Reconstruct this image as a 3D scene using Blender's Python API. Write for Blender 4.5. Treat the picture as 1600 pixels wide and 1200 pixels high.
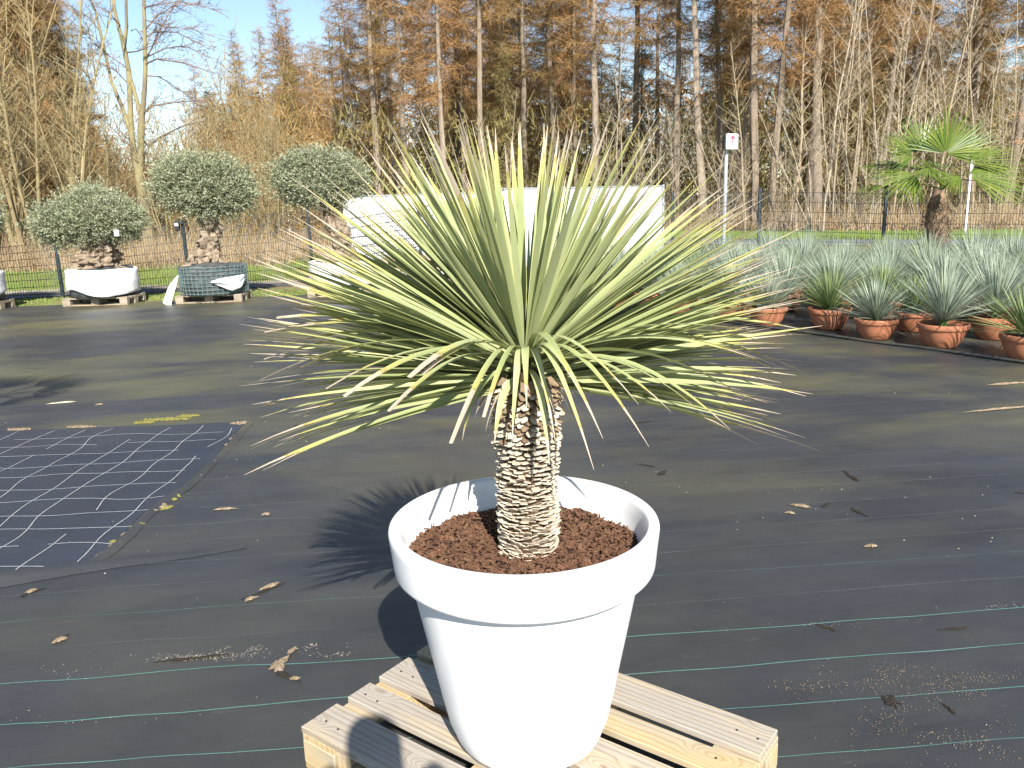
import bpy, bmesh, math, random
from mathutils import Vector, Matrix, Euler, noise
R = math.radians
random.seed(7)
rnd = random.random
def U(a, b): return a + (b - a) * rnd()

# ------------------------------------------------------------------ camera, sky, sun, exposure
scene = bpy.context.scene
for o in list(bpy.data.objects): bpy.data.objects.remove(o)
COL = scene.collection
FPX, PITCH, ROLL, EYE = 1277.2264, R(12.748838), R(-1.68794), 1.702
fw = Vector((0, math.cos(PITCH), -math.sin(PITCH)))
u0 = Vector((0, math.sin(PITCH), math.cos(PITCH)))
r0 = Vector((1, 0, 0))
rt = r0 * math.cos(ROLL) + u0 * math.sin(ROLL)
up = -r0 * math.sin(ROLL) + u0 * math.cos(ROLL)
cam = bpy.data.cameras.new('camera'); co = bpy.data.objects.new('camera', cam); COL.objects.link(co)
m = Matrix.Identity(4)
for i in range(3):
    m[i][0], m[i][1], m[i][2] = rt[i], up[i], -fw[i]
m[2][3] = EYE
co.matrix_world = m
cam.sensor_width = 36; cam.lens = FPX / 1600 * 36; cam.clip_start = 0.02; cam.clip_end = 2000
scene.camera = co
SUN_AZ, SUN_EL = R(13.0), R(36.9)
w = bpy.data.worlds.new('World'); scene.world = w; w.use_nodes = True
nt = w.node_tree; nt.nodes.clear()
sky = nt.nodes.new('ShaderNodeTexSky'); sky.sky_type = 'NISHITA'; sky.sun_disc = False
sky.sun_elevation = SUN_EL; sky.sun_rotation = R(180) - SUN_AZ; sky.air_density = 1.0; sky.dust_density = 0.0; sky.ozone_density = 1.4
bg = nt.nodes.new('ShaderNodeBackground'); bg.inputs[1].default_value = 0.075
wo = nt.nodes.new('ShaderNodeOutputWorld')
nt.links.new(sky.outputs[0], bg.inputs[0]); nt.links.new(bg.outputs[0], wo.inputs[0])
sl = bpy.data.lights.new('sun', 'SUN'); sl.energy = 4.6; sl.angle = R(0.5); sl.color = (1.0, 0.95, 0.87)
so = bpy.data.objects.new('sun', sl); COL.objects.link(so)
sd = Vector((-math.sin(SUN_AZ) * math.cos(SUN_EL), math.cos(SUN_AZ) * math.cos(SUN_EL), -math.sin(SUN_EL)))
so.rotation_euler = sd.to_track_quat('-Z', 'Y').to_euler(); so.location = (3, -6, 12)
vs = scene.view_settings; vs.view_transform = 'Standard'; vs.look = 'None'; vs.gamma = 1; vs.use_curve_mapping = False
vs.exposure = 1.25
scene.cycles.max_bounces = 5; scene.cycles.diffuse_bounces = 2; scene.cycles.glossy_bounces = 2; scene.cycles.transmission_bounces = 2

# survey helpers: a sight line measured in the photograph -> a point of the place
def sight(px, py):
    return rt * ((px - 800) / FPX) + up * (-(py - 600) / FPX) + fw
def G(px, py, z=0.0):
    d = sight(px, py); t = (z - EYE) / d.z
    return Vector((0, 0, EYE)) + d * t
def D(px, py, Y):
    d = sight(px, py)
    return Vector((0, 0, EYE)) + d * (Y / d.y)

# ------------------------------------------------------------------ materials
MATS = {}
def new_mat(name):
    mt = bpy.data.materials.new(name); mt.use_nodes = True
    t = mt.node_tree; t.nodes.clear()
    out = t.nodes.new('ShaderNodeOutputMaterial'); p = t.nodes.new('ShaderNodeBsdfPrincipled')
    t.links.new(p.outputs[0], out.inputs[0]); MATS[name] = mt
    return mt, t, p, out
def N(t, typ, **kw):
    n = t.nodes.new(typ)
    for k, v in kw.items(): setattr(n, k, v)
    return n
def L(t, a, b): t.links.new(a, b)
def ramp(t, fac, stops, interp='LINEAR'):
    r = N(t, 'ShaderNodeValToRGB'); r.color_ramp.interpolation = interp
    el = r.color_ramp.elements
    while len(el) < len(stops): el.new(0.5)
    for e, (p, c) in zip(el, stops):
        e.position = p; e.color = (*c, 1) if len(c) == 3 else c
    L(t, fac, r.inputs[0]); return r.outputs[0]
def noise_tex(t, vec, scale, detail=4, rough=0.6, dist=0.0):
    n = N(t, 'ShaderNodeTexNoise'); n.inputs['Scale'].default_value = scale; n.inputs['Detail'].default_value = detail
    n.inputs['Roughness'].default_value = rough; n.inputs['Distortion'].default_value = dist
    if vec: L(t, vec, n.inputs['Vector'])
    return n.outputs[0]
def mix(t, fac, a, b, typ='MIX'):
    n = N(t, 'ShaderNodeMix', data_type='RGBA', blend_type=typ)
    if isinstance(fac, (int, float)): n.inputs[0].default_value = fac
    else: L(t, fac, n.inputs[0])
    for s, v in ((n.inputs[6], a), (n.inputs[7], b)):
        if isinstance(v, tuple): s.default_value = (*v, 1)
        else: L(t, v, s)
    return n.outputs[2]
def mapping(t, vec, scale=(1, 1, 1), rot=(0, 0, 0)):
    mp = N(t, 'ShaderNodeMapping'); mp.inputs['Scale'].default_value = scale; mp.inputs['Rotation'].default_value = rot
    L(t, vec, mp.inputs[0]); return mp.outputs[0]
def math_n(t, op, a, b=None):
    n = N(t, 'ShaderNodeMath', operation=op)
    for i, v in enumerate((a, b)):
        if v is None: continue
        if isinstance(v, (int, float)): n.inputs[i].default_value = v
        else: L(t, v, n.inputs[i])
    return n.outputs[0]
def bump(t, p, h, strength=0.3, dist=0.01):
    b = N(t, 'ShaderNodeBump'); b.inputs['Strength'].default_value = strength; b.inputs['Distance'].default_value = dist
    L(t, h, b.inputs['Height']); L(t, b.outputs[0], p.inputs['Normal'])

def simple(name, c1, c2, scale=8.0, rough=0.7, bmp=0.0, bdist=0.01, spec=0.3, stretch=(1, 1, 1), isl=0.0, c3=None, metal=0.0, transl=0.0, objr=0.0):
    """two-tone noise colour; isl: random lightness for each mesh island; objr: hue of each object towards c3"""
    mt, t, p, out = new_mat(name)
    g = N(t, 'ShaderNodeTexCoord')
    v = mapping(t, g.outputs['Object'], stretch)
    n = noise_tex(t, v, scale)
    c = ramp(t, n, [(0.3, c1), (0.7, c2)])
    if isl or objr:
        gi = N(t, 'ShaderNodeNewGeometry'); oi = N(t, 'ShaderNodeObjectInfo')
        if isl:
            if c3: c = mix(t, math_n(t, 'MULTIPLY', gi.outputs['Random Per Island'], isl), c, c3)
            else:
                k = math_n(t, 'ADD', math_n(t, 'MULTIPLY', gi.outputs['Random Per Island'], isl), 1 - isl * .5)
                hs = N(t, 'ShaderNodeHueSaturation'); L(t, c, hs.inputs['Color']); L(t, k, hs.inputs['Value']); c = hs.outputs[0]
        if objr and c3:
            c = mix(t, math_n(t, 'MULTIPLY', oi.outputs['Random'], objr), c, c3)
    L(t, c, p.inputs['Base Color'])
    p.inputs['Roughness'].default_value = rough; p.inputs['Specular IOR Level'].default_value = spec; p.inputs['Metallic'].default_value = metal
    if bmp: bump(t, p, noise_tex(t, v, scale * 3, 6), bmp, bdist)
    if transl:
        tr = N(t, 'ShaderNodeBsdfTranslucent'); L(t, c, tr.inputs[0])
        ms = N(t, 'ShaderNodeMixShader'); ms.inputs[0].default_value = transl
        L(t, p.outputs[0], ms.inputs[1]); L(t, tr.outputs[0], ms.inputs[2]); L(t, ms.outputs[0], out.inputs[0])
    return mt

THREAD_ANG = R(4.9)
def fabric_mat(name, base, light, algae_amt, dust_amt):
    mt, t, p, out = new_mat(name)
    geo = N(t, 'ShaderNodeNewGeometry'); pos = geo.outputs['Position']
    mp = mapping(t, pos, (1, 1, 1), (0, 0, -THREAD_ANG))
    st = mapping(t, mp, (0.75, 1.7, 1))
    c = ramp(t, noise_tex(t, st, 1.6, 8, 0.62), [(0.32, base), (0.72, light)])
    c = mix(t, ramp(t, noise_tex(t, mapping(t, mp, (1, 1, 1)), 0.9, 5, .6), [(0.35, (0, 0, 0)), (0.75, (.55, .55, .55))]), c, tuple(x * 1.4 for x in light))
    # green-yellow algae film, growing in large drifts
    al = ramp(t, noise_tex(t, mapping(t, mp, (0.28, 0.62, 1)), 1.0, 7, 0.66, 0.4), [(0.44, (0, 0, 0)), (0.70, (algae_amt,) * 3)])
    sepy = N(t, 'ShaderNodeSeparateXYZ'); L(t, pos, sepy.inputs[0])
    far = N(t, 'ShaderNodeMapRange'); far.inputs['From Min'].default_value = 3.5; far.inputs['From Max'].default_value = 7.5
    far.inputs['To Min'].default_value = 0.25; far.inputs['To Max'].default_value = 1.0; L(t, sepy.outputs[1], far.inputs['Value'])
    c = mix(t, math_n(t, 'MULTIPLY', al, far.outputs[0]), c, (0.150, 0.135, 0.055))
    # pale dust blown along the weave and fine crumbs
    du = ramp(t, noise_tex(t, mapping(t, mp, (2.2, 9, 1)), 1.3, 9, 0.75), [(0.62, (0, 0, 0)), (0.84, (dust_amt,) * 3)])
    c = mix(t, du, c, (0.27, 0.255, 0.225))
    br = ramp(t, noise_tex(t, mapping(t, mp, (1.4, 2.2, 1)), 0.8, 10, 0.8), [(0.62, (0, 0, 0)), (0.74, (dust_amt * .8,) * 3)])
    c = mix(t, br, c, (0.17, 0.12, 0.07))
    vo = N(t, 'ShaderNodeTexVoronoi'); vo.inputs['Scale'].default_value = 14; L(t, mp, vo.inputs['Vector'])
    cr = ramp(t, vo.outputs['Distance'], [(0.02, (.4, .4, .4)), (0.06, (0, 0, 0))])
    wn = N(t, 'ShaderNodeSeparateColor'); L(t, vo.outputs['Color'], wn.inputs[0])
    cr = math_n(t, 'MULTIPLY', cr, math_n(t, 'GREATER_THAN', wn.outputs[0], 0.985))
    c = mix(t, cr, c, (0.42, 0.38, 0.3))
    gr_ = ramp(t, noise_tex(t, mapping(t, mp, (1, 2.2, 1)), 230, 3, .7), [(0.3, (.68, .68, .68)), (0.7, (1.25, 1.25, 1.25))])
    c = mix(t, 1.0, c, gr_, 'MULTIPLY')
    L(t, c, p.inputs['Base Color'])
    p.inputs['Roughness'].default_value = 0.48; p.inputs['Specular IOR Level'].default_value = 0.5
    wv = N(t, 'ShaderNodeTexWave', bands_direction='Y'); wv.inputs['Scale'].default_value = 70; L(t, mp, wv.inputs['Vector'])
    wr = noise_tex(t, mapping(t, mp, (0.8, 2.0, 1)), 1.3, 5, 0.5, 0.5)
    hsum = math_n(t, 'ADD', math_n(t, 'MULTIPLY', wr, 6.0), math_n(t, 'MULTIPLY', wv.outputs[1], 0.06))
    hsum = math_n(t, 'ADD', hsum, math_n(t, 'MULTIPLY', noise_tex(t, mp, 90, 2), 0.25))
    bump(t, p, hsum, 0.45, 0.007)
    return mt
fabric_mat('fabric', (0.021, 0.0225, 0.026), (0.041, 0.042, 0.044), 0.85, 0.34)
fabric_mat('fabric_new', (0.019, 0.022, 0.032), (0.030, 0.034, 0.046), 0.10, 0.20)

def wood_mat(name, grey, warm, dark, greyness):
    mt, t, p, out = new_mat(name)
    g = N(t, 'ShaderNodeTexCoord'); oi = N(t, 'ShaderNodeObjectInfo')
    add = N(t, 'ShaderNodeVectorMath', operation='ADD'); L(t, g.outputs['Object'], add.inputs[0])
    sc = N(t, 'ShaderNodeVectorMath', operation='SCALE'); L(t, oi.outputs['Random'], sc.inputs['Scale']); sc.inputs[0].default_value = (7.3, 3.1, 5.7)
    L(t, sc.outputs[0], add.inputs[1]); v = add.outputs[0]
    # knots: sparse points that bend the grain around them
    kv = mapping(t, v, (3.4, 9.0, 3.0))
    vo = N(t, 'ShaderNodeTexVoronoi'); vo.inputs['Scale'].default_value = 1.0; L(t, kv, vo.inputs['Vector'])
    kd = vo.outputs['Distance']
    bend = ramp(t, kd, [(0.0, (1, 1, 1)), (0.42, (0, 0, 0))], 'EASE')
    wv = N(t, 'ShaderNodeTexWave', bands_direction='Y', wave_profile='SAW'); wv.inputs['Scale'].default_value = 9
    wv.inputs['Distortion'].default_value = 5; wv.inputs['Detail'].default_value = 3; wv.inputs['Detail Scale'].default_value = 1.2
    gv = mapping(t, v, (0.28, 1.6, 1.6))
    ofs = N(t, 'ShaderNodeVectorMath', operation='ADD'); L(t, gv, ofs.inputs[0])
    cb = N(t, 'ShaderNodeCombineXYZ'); L(t, math_n(t, 'MULTIPLY', bend, 0.16), cb.inputs[1]); L(t, cb.outputs[0], ofs.inputs[1])
    L(t, ofs.outputs[0], wv.inputs['Vector'])
    fine = noise_tex(t, mapping(t, v, (3, 90, 90)), 1.5, 5, .7)
    c = mix(t, ramp(t, noise_tex(t, mapping(t, v, (1.2, 6, 6)), 1.6, 4), [(0.5 - greyness * .32, grey), (1.02 - greyness * .32, warm)]), grey, warm)
    base = ramp(t, noise_tex(t, mapping(t, v, (1.2, 7, 7)), 1.6, 5), [(0.42 + (greyness - .5) * .5, warm), (0.66 + (greyness - .5) * .5, grey)] if greyness < .5 else [(0.30, warm), (0.55, grey)])
    c = mix(t, ramp(t, wv.outputs[1], [(0.55, (0, 0, 0)), (1.0, (.62, .62, .62))]), base, dark)
    c = mix(t, ramp(t, fine, [(0.45, (0, 0, 0)), (0.8, (.4, .4, .4))]), c, dark)
    c = mix(t, ramp(t, kd, [(0.035, (.85, .85, .85)), (0.075, (0, 0, 0))]), c, (0.16, 0.075, 0.035))
    L(t, c, p.inputs['Base Color']); p.inputs['Roughness'].default_value = 0.8; p.inputs['Specular IOR Level'].default_value = 0.2
    bump(t, p, math_n(t, 'ADD', math_n(t, 'MULTIPLY', wv.outputs[1], .6), fine), 0.5, 0.0012)
    return mt
wood_mat('wood_grey', (0.36, 0.325, 0.28), (0.47, 0.385, 0.25), (0.20, 0.145, 0.095), 0.8)
wood_mat('wood_warm', (0.39, 0.34, 0.25), (0.50, 0.37, 0.19), (0.26, 0.165, 0.075), 0.35)
wood_mat('wood_old', (0.30, 0.27, 0.22), (0.40, 0.30, 0.17), (0.16, 0.11, 0.07), 0.5)

# yucca leaf: UV 'along' = (length fraction, dry tip start), UV 'across' = (0..1 across, random)
def leaf_mat(name, g1, g2, edge, ytip, dry):
    mt, t, p, out = new_mat(name)
    a = N(t, 'ShaderNodeUVMap', uv_map='along'); b = N(t, 'ShaderNodeUVMap', uv_map='across')
    sa = N(t, 'ShaderNodeSeparateXYZ'); L(t, a.outputs[0], sa.inputs[0])
    sb = N(t, 'ShaderNodeSeparateXYZ'); L(t, b.outputs[0], sb.inputs[0])
    u, ts, v, rn = sa.outputs[0], sa.outputs[1], sb.outputs[0], sb.outputs[1]
    tc = N(t, 'ShaderNodeTexCoord')
    n = noise_tex(t, tc.outputs['Object'], 14, 4)
    c = mix(t, rn, g1, g2)
    fine = noise_tex(t, mapping(t, b.outputs[0], (26, 3, 1)), 1.0, 3)
    c = mix(t, ramp(t, fine, [(0.4, (0, 0, 0)), (0.7, (.35, .35, .35))]), c, g1)
    c = mix(t, ramp(t, n, [(0.45, (0, 0, 0)), (0.75, (.3, .3, .3))]), c, edge)
    e = math_n(t, 'ABSOLUTE', math_n(t, 'SUBTRACT', v, 0.5))
    c = mix(t, ramp(t, e, [(0.40, (0, 0, 0)), (0.47, (.75, .75, .75))]), c, edge)
    c = mix(t, ramp(t, u, [(0.02, (.9, .9, .9)), (0.14, (0, 0, 0))]), c, (0.45, 0.47, 0.24))
    dn = math_n(t, 'MULTIPLY', math_n(t, 'SUBTRACT', noise_tex(t, tc.outputs['Object'], 60, 3), .5), 0.10)
    x = math_n(t, 'ADD', math_n(t, 'SUBTRACT', u, ts), dn)      # signed distance along the blade from where it dries
    c = mix(t, ramp(t, math_n(t, 'ADD', x, 0.5), [(0.30, (0, 0, 0)), (0.48, (.8, .8, .8))]), c, ytip)
    c = mix(t, ramp(t, math_n(t, 'ADD', x, 0.5), [(0.475, (0, 0, 0)), (0.495, (.55, .55, .55)), (0.515, (0, 0, 0))]), c, (0.25, 0.15, 0.07))
    c = mix(t, ramp(t, math_n(t, 'ADD', x, 0.5), [(0.50, (0, 0, 0)), (0.515, (1, 1, 1))]), c, dry)
    sp = ramp(t, noise_tex(t, tc.outputs['Object'], 9, 2), [(0.72, (0, 0, 0)), (0.76, (.6, .6, .6))])
    c = mix(t, math_n(t, 'MULTIPLY', sp, ramp(t, e, [(0.3, (0, 0, 0)), (0.45, (1, 1, 1))])), c, (0.16, 0.09, 0.04))
    L(t, c, p.inputs['Base Color']); p.inputs['Roughness'].default_value = 0.5; p.inputs['Specular IOR Level'].default_value = 0.35
    bump(t, p, fine, .25, .001)
    tr = N(t, 'ShaderNodeBsdfTranslucent'); L(t, c, tr.inputs[0])
    ms = N(t, 'ShaderNodeMixShader'); ms.inputs[0].default_value = 0.22
    L(t, p.outputs[0], ms.inputs[1]); L(t, tr.outputs[0], ms.inputs[2]); L(t, ms.outputs[0], out.inputs[0])
    return mt
leaf_mat('yucca_leaf', (0.28, 0.33, 0.14), (0.43, 0.46, 0.25), (0.48, 0.47, 0.19), (0.46, 0.42, 0.13), (0.50, 0.415, 0.31))

simple('pot_white', (0.80, 0.80, 0.80), (0.83, 0.83, 0.83), 3, 0.33, 0.02, 0.002, 0.5)
simple('terracotta', (0.36, 0.135, 0.065), (0.46, 0.19, 0.10), 9, 0.7, 0.1, 0.003, 0.3, c3=(0.30, 0.12, 0.07), objr=0.6)
simple('soil', (0.020, 0.010, 0.006), (0.055, 0.025, 0.015), 60, 0.9, 0.9, 0.02)
simple('bark_chip', (0.055, 0.025, 0.015), (0.125, 0.056, 0.033), 30, 0.85, 0.2, 0.003, isl=0.22, c3=(0.30, 0.19, 0.10))
simple('pot_soil', (0.05, 0.03, 0.018), (0.10, 0.065, 0.04), 30, 0.95, 0.8, 0.02)
simple('tear_soil', (0.13, 0.095, 0.06), (0.36, 0.28, 0.19), 70, 0.95, 0.9, 0.01)
simple('gravel_sand', (0.15, 0.125, 0.09), (0.33, 0.28, 0.215), 160, 0.95, 0.8, 0.01)
simple('dark_hole', (0.012, 0.010, 0.009), (0.035, 0.026, 0.018), 60, 0.95)
simple('litter', (0.42, 0.36, 0.26), (0.62, 0.57, 0.46), 40, 0.9, isl=.5, c3=(0.22, 0.14, 0.07))
simple('moss', (0.13, 0.15, 0.03), (0.26, 0.22, 0.08), 60, 0.95, 0.9, 0.01)
simple('thread_white', (0.42, 0.42, 0.43), (0.62, 0.62, 0.62), 30, 0.7)
simple('scale_pale', (0.42, 0.355, 0.265), (0.66, 0.59, 0.48), 45, 0.85, 0.3, 0.003, objr=0.35, c3=(0.24, 0.165, 0.10))
simple('scale_brown', (0.085, 0.052, 0.030), (0.25, 0.175, 0.11), 45, 0.85, 0.3, 0.003, objr=0.45, c3=(0.36, 0.28, 0.18))
simple('trunk_core', (0.035, 0.02, 0.011), (0.09, 0.055, 0.03), 40, 0.95, 0.6, 0.01)
simple('blue_leaf', (0.165, 0.22, 0.18), (0.32, 0.38, 0.32), 5, 0.55, isl=0.5, c3=(0.42, 0.45, 0.25), transl=0.12)
simple('green_leaf', (0.10, 0.17, 0.055), (0.20, 0.27, 0.12), 5, 0.55, isl=0.5, c3=(0.27, 0.28, 0.10), transl=0.12)
simple('olive_leaf', (0.11, 0.135, 0.06), (0.20, 0.225, 0.115), 3, 0.5, isl=0.9, c3=(0.40, 0.41, 0.28), transl=0.12, spec=.4)
simple('olive_bark', (0.16, 0.115, 0.075), (0.40, 0.32, 0.235), 9, 0.95, 1.0, 0.05)
simple('root_wrap_white', (0.66, 0.66, 0.66), (0.80, 0.80, 0.80), 6, 0.6, 0.5, 0.02)
simple('root_wrap_black', (0.03, 0.035, 0.036), (0.13, 0.14, 0.14), 7, 0.5, 0.8, 0.03)
simple('wire_green', (0.10, 0.16, 0.16), (0.16, 0.22, 0.22), 10, 0.45)
simple('fence_metal', (0.022, 0.032, 0.040), (0.035, 0.048, 0.056), 6, 0.4, spec=.5)
simple('fence_wire', (0.040, 0.045, 0.045), (0.06, 0.065, 0.065), 6, 0.45, spec=.4)
simple('galvanised', (0.36, 0.39, 0.42), (0.48, 0.51, 0.54), 12, 0.4, metal=.3)
simple('white_paint', (0.74, 0.74, 0.74), (0.80, 0.80, 0.80), 4, 0.5)
simple('sign_red', (0.34, 0.03, 0.07), (0.40, 0.04, 0.08), 6, 0.5)
simple('black_plastic', (0.02, 0.02, 0.022), (0.035, 0.035, 0.037), 6, 0.5)
simple('palm_leaf', (0.038, 0.082, 0.012), (0.09, 0.155, 0.020), 4, 0.35, isl=0.6, c3=(0.24, 0.27, 0.04), spec=.45, transl=0.18)
simple('palm_fibre', (0.085, 0.055, 0.033), (0.22, 0.155, 0.10), 8, 0.95, isl=.5)
simple('larch_twig', (0.235, 0.125, 0.052), (0.37, 0.205, 0.087), 0.35, 0.9, isl=0.25, c3=(0.21, 0.165, 0.06), objr=0.45)
simple('green_twig', (0.13, 0.125, 0.042), (0.25, 0.21, 0.08), 0.4, 0.9, isl=0.4, c3=(0.20, 0.13, 0.06), objr=.4)
simple('larch_bark', (0.20, 0.155, 0.11), (0.38, 0.315, 0.24), 3, 0.95, 0.8, 0.05, objr=.6, c3=(0.12, 0.085, 0.06), stretch=(2, 2, .5))
simple('pale_bark', (0.27, 0.22, 0.15), (0.44, 0.39, 0.30), 4, 0.9, objr=.6, c3=(0.30, 0.22, 0.13))
simple('yellow_bark', (0.22, 0.18, 0.09), (0.33, 0.28, 0.15), 3, 0.9, objr=.5, c3=(0.22, 0.15, 0.08), stretch=(1, 1, .4))
simple('lichen_bark', (0.15, 0.12, 0.09), (0.30, 0.265, 0.12), 1.3, 0.9, 0.3, 0.02, stretch=(1, 1, .6))
simple('twig_grey', (0.13, 0.095, 0.075), (0.24, 0.18, 0.14), 1, 0.9)
simple('spruce', (0.025, 0.045, 0.018), (0.05, 0.075, 0.03), .6, 0.9, isl=.4)
simple('reed', (0.26, 0.19, 0.105), (0.44, 0.35, 0.22), .8, 0.9, isl=.75, c3=(0.19, 0.125, 0.07))
simple('dead_leaf', (0.40, 0.20, 0.09), (0.55, 0.32, 0.17), 3, 0.9, isl=.4)
simple('grass', (0.085, 0.16, 0.025), (0.17, 0.25, 0.05), .9, 0.85, isl=.4, c3=(0.30, 0.28, 0.11), transl=.15)
simple('earth', (0.10, 0.085, 0.035), (0.22, 0.17, 0.09), .5, 0.95, .6, .05)
simple('road_asphalt', (0.12, 0.125, 0.135), (0.17, 0.175, 0.185), 2, 0.85)
simple('path_gravel', (0.30, 0.25, 0.19), (0.42, 0.36, 0.28), 9, 0.95, .5, .02)
simple('cloth_dark', (0.02, 0.022, 0.03), (0.035, 0.037, 0.045), 12, 0.9)
simple('skin', (0.45, 0.27, 0.19), (0.52, 0.32, 0.23), 10, 0.6)

def thread_mat():
    mt, t, p, out = new_mat('thread_teal')
    g = N(t, 'ShaderNodeNewGeometry'); oi = N(t, 'ShaderNodeObjectInfo')
    n = noise_tex(t, mapping(t, g.outputs['Position'], (3, 1, 1)), 1.0, 4)
    c = mix(t, ramp(t, n, [(0.35, (0, 0, 0)), (0.7, (1, 1, 1))]), (0.07, 0.19, 0.17), (0.17, 0.36, 0.32))
    wv = N(t, 'ShaderNodeTexWave', bands_direction='X'); wv.inputs['Scale'].default_value = 32; L(t, g.outputs['Position'], wv.inputs['Vector'])
    c = mix(t, ramp(t, wv.outputs[1], [(0.4, (.6, .6, .6)), (0.6, (0, 0, 0))]), c, (0.06, 0.09, 0.09))
    L(t, c, p.inputs['Base Color']); p.inputs['Roughness'].default_value = .7
thread_mat()
simple('thread_faint', (0.06, 0.08, 0.08), (0.16, 0.195, 0.19), 1.5, 0.7)

# ------------------------------------------------------------------ mesh helpers
class MB:
    def __init__(s): s.v = []; s.f = []
    def vert(s, p): s.v.append(tuple(p)); return len(s.v) - 1
    def tri(s, a, b, c):
        i = len(s.v); s.v += [tuple(a), tuple(b), tuple(c)]; s.f.append((i, i + 1, i + 2))
    def quad(s, a, b, c, d):
        i = len(s.v); s.v += [tuple(a), tuple(b), tuple(c), tuple(d)]; s.f.append((i, i + 1, i + 2, i + 3))
    def box(s, c, size, M=None):
        i = len(s.v)
        for z in (-.5, .5):
            for y in (-.5, .5):
                for x in (-.5, .5):
                    q = Vector((x * size[0], y * size[1], z * size[2]))
                    if M is not None: q = M @ q
                    s.v.append((q.x + c[0], q.y + c[1], q.z + c[2]))
        s.f += [(i, i + 2, i + 3, i + 1), (i + 4, i + 5, i + 7, i + 6), (i, i + 1, i + 5, i + 4), (i + 2, i + 6, i + 7, i + 3), (i, i + 4, i + 6, i + 2), (i + 1, i + 3, i + 7, i + 5)]
    def tube(s, path, rad, n=6, cap=True, wob=0.0):
        path = [Vector(p) for p in path]; k0 = len(s.v); m_ = len(path)
        ref = None
        for j, p in enumerate(path):
            t = (path[min(j + 1, m_ - 1)] - path[max(j - 1, 0)]).normalized()
            if ref is None: ref = Vector((1, 0, 0)) if abs(t.x) < .8 else Vector((0, 1, 0))
            a = (ref - t * ref.dot(t)).normalized(); b = t.cross(a); ref = a
            r = rad[j] if isinstance(rad, (list, tuple)) else rad
            for i in range(n):
                an = 2 * math.pi * i / n; rr = r * (1 + (wob * (rnd() - .5) if wob else 0))
                q = p + a * (math.cos(an) * rr) + b * (math.sin(an) * rr); s.v.append((q.x, q.y, q.z))
        for j in range(m_ - 1):
            for i in range(n):
                a0 = k0 + j * n + i; a1 = k0 + j * n + (i + 1) % n
                s.f.append((a0, a1, a1 + n, a0 + n))
        if cap:
            s.f.append(tuple(k0 + i for i in reversed(range(n)))); s.f.append(tuple(k0 + (m_ - 1) * n + i for i in range(n)))
    def lathe(s, prof, n=48, c=(0, 0, 0), fn=None):
        k0 = len(s.v)
        for (r, z) in prof:
            for i in range(n):
                a = 2 * math.pi * i / n
                rr, zz = (r, z) if fn is None else fn(r, z, a)
                s.v.append((c[0] + rr * math.cos(a), c[1] + rr * math.sin(a), c[2] + zz))
        for j in range(len(prof) - 1):
            for i in range(n):
                a0 = k0 + j * n + i; a1 = k0 + j * n + (i + 1) % n
                s.f.append((a0, a1, a1 + n, a0 + n))
        return k0
    def ribbon(s, pts, w, z=None):
        pts = [Vector(p) for p in pts]; k0 = len(s.v)
        for j, p in enumerate(pts):
            t = pts[min(j + 1, len(pts) - 1)] - pts[max(j - 1, 0)]
            nrm = Vector((-t.y, t.x, 0)).normalized()
            s.v.append(tuple(p + nrm * w * .5)); s.v.append(tuple(p - nrm * w * .5))
        for j in range(len(pts) - 1):
            a = k0 + 2 * j; s.f.append((a, a + 1, a + 3, a + 2))
    def blade(s, p0, p1, wd, side=None):
        p0 = Vector(p0); p1 = Vector(p1); d = p1 - p0
        if side is None: side = Vector((rnd() - .5, rnd() - .5, rnd() - .5))
        n = d.cross(side)
        if n.length < 1e-6: n = Vector((1, 0, 0))
        n.normalize(); s.tri(p0 + n * wd, p0 - n * wd, p1)
    def mesh(s, name, mats, smooth=False):
        me = bpy.data.meshes.new(name); me.from_pydata(s.v, [], s.f)
        for mm in (mats if isinstance(mats, (list, tuple)) else [mats]): me.materials.append(MATS[mm])
        if smooth:
            me.polygons.foreach_set('use_smooth', [True] * len(me.polygons)); me.update(); me.set_sharp_from_angle(angle=R(50))
        me.update(); return me
    def build(s, name, mats, parent=None, smooth=False, loc=None):
        return link(name, s.mesh(name, mats, smooth), parent, loc)
def link(name, me, parent=None, loc=None):
    o = bpy.data.objects.new(name, me); COL.objects.link(o)
    if parent is not None: o.parent = parent
    if loc is not None: o.location = loc
    return o
def tag(o, label=None, cat=None, group=None, kind=None):
    if label: o['label'] = label
    if cat: o['category'] = cat
    if group: o['group'] = group
    if kind: o['kind'] = kind
    return o
def thing(name, label, cat, loc=(0, 0, 0), rz=0, group=None):
    o = bpy.data.objects.new(name, None); COL.objects.link(o); o.empty_display_size = .1
    o.location = loc; o.rotation_euler = (0, 0, rz)
    return tag(o, label, cat, group)
def copy_tree(o, parent=None):
    c = o.copy(); COL.objects.link(c); c.parent = parent
    for ch in list(o.children): copy_tree(ch, c)
    return c
def bevel(o, w, seg=2):
    b = o.modifiers.new('bevel', 'BEVEL'); b.width = w; b.segments = seg; b.limit_method = 'ANGLE'
def poly_sheet(name, pts, z, mat, kind='structure', parent=None):
    mb = MB(); mb.v = [(p[0], p[1], z) for p in pts]; mb.f = [tuple(range(len(pts)))]
    o = mb.build(name, mat, parent)
    if parent is None: tag(o, kind=kind)
    return o
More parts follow.
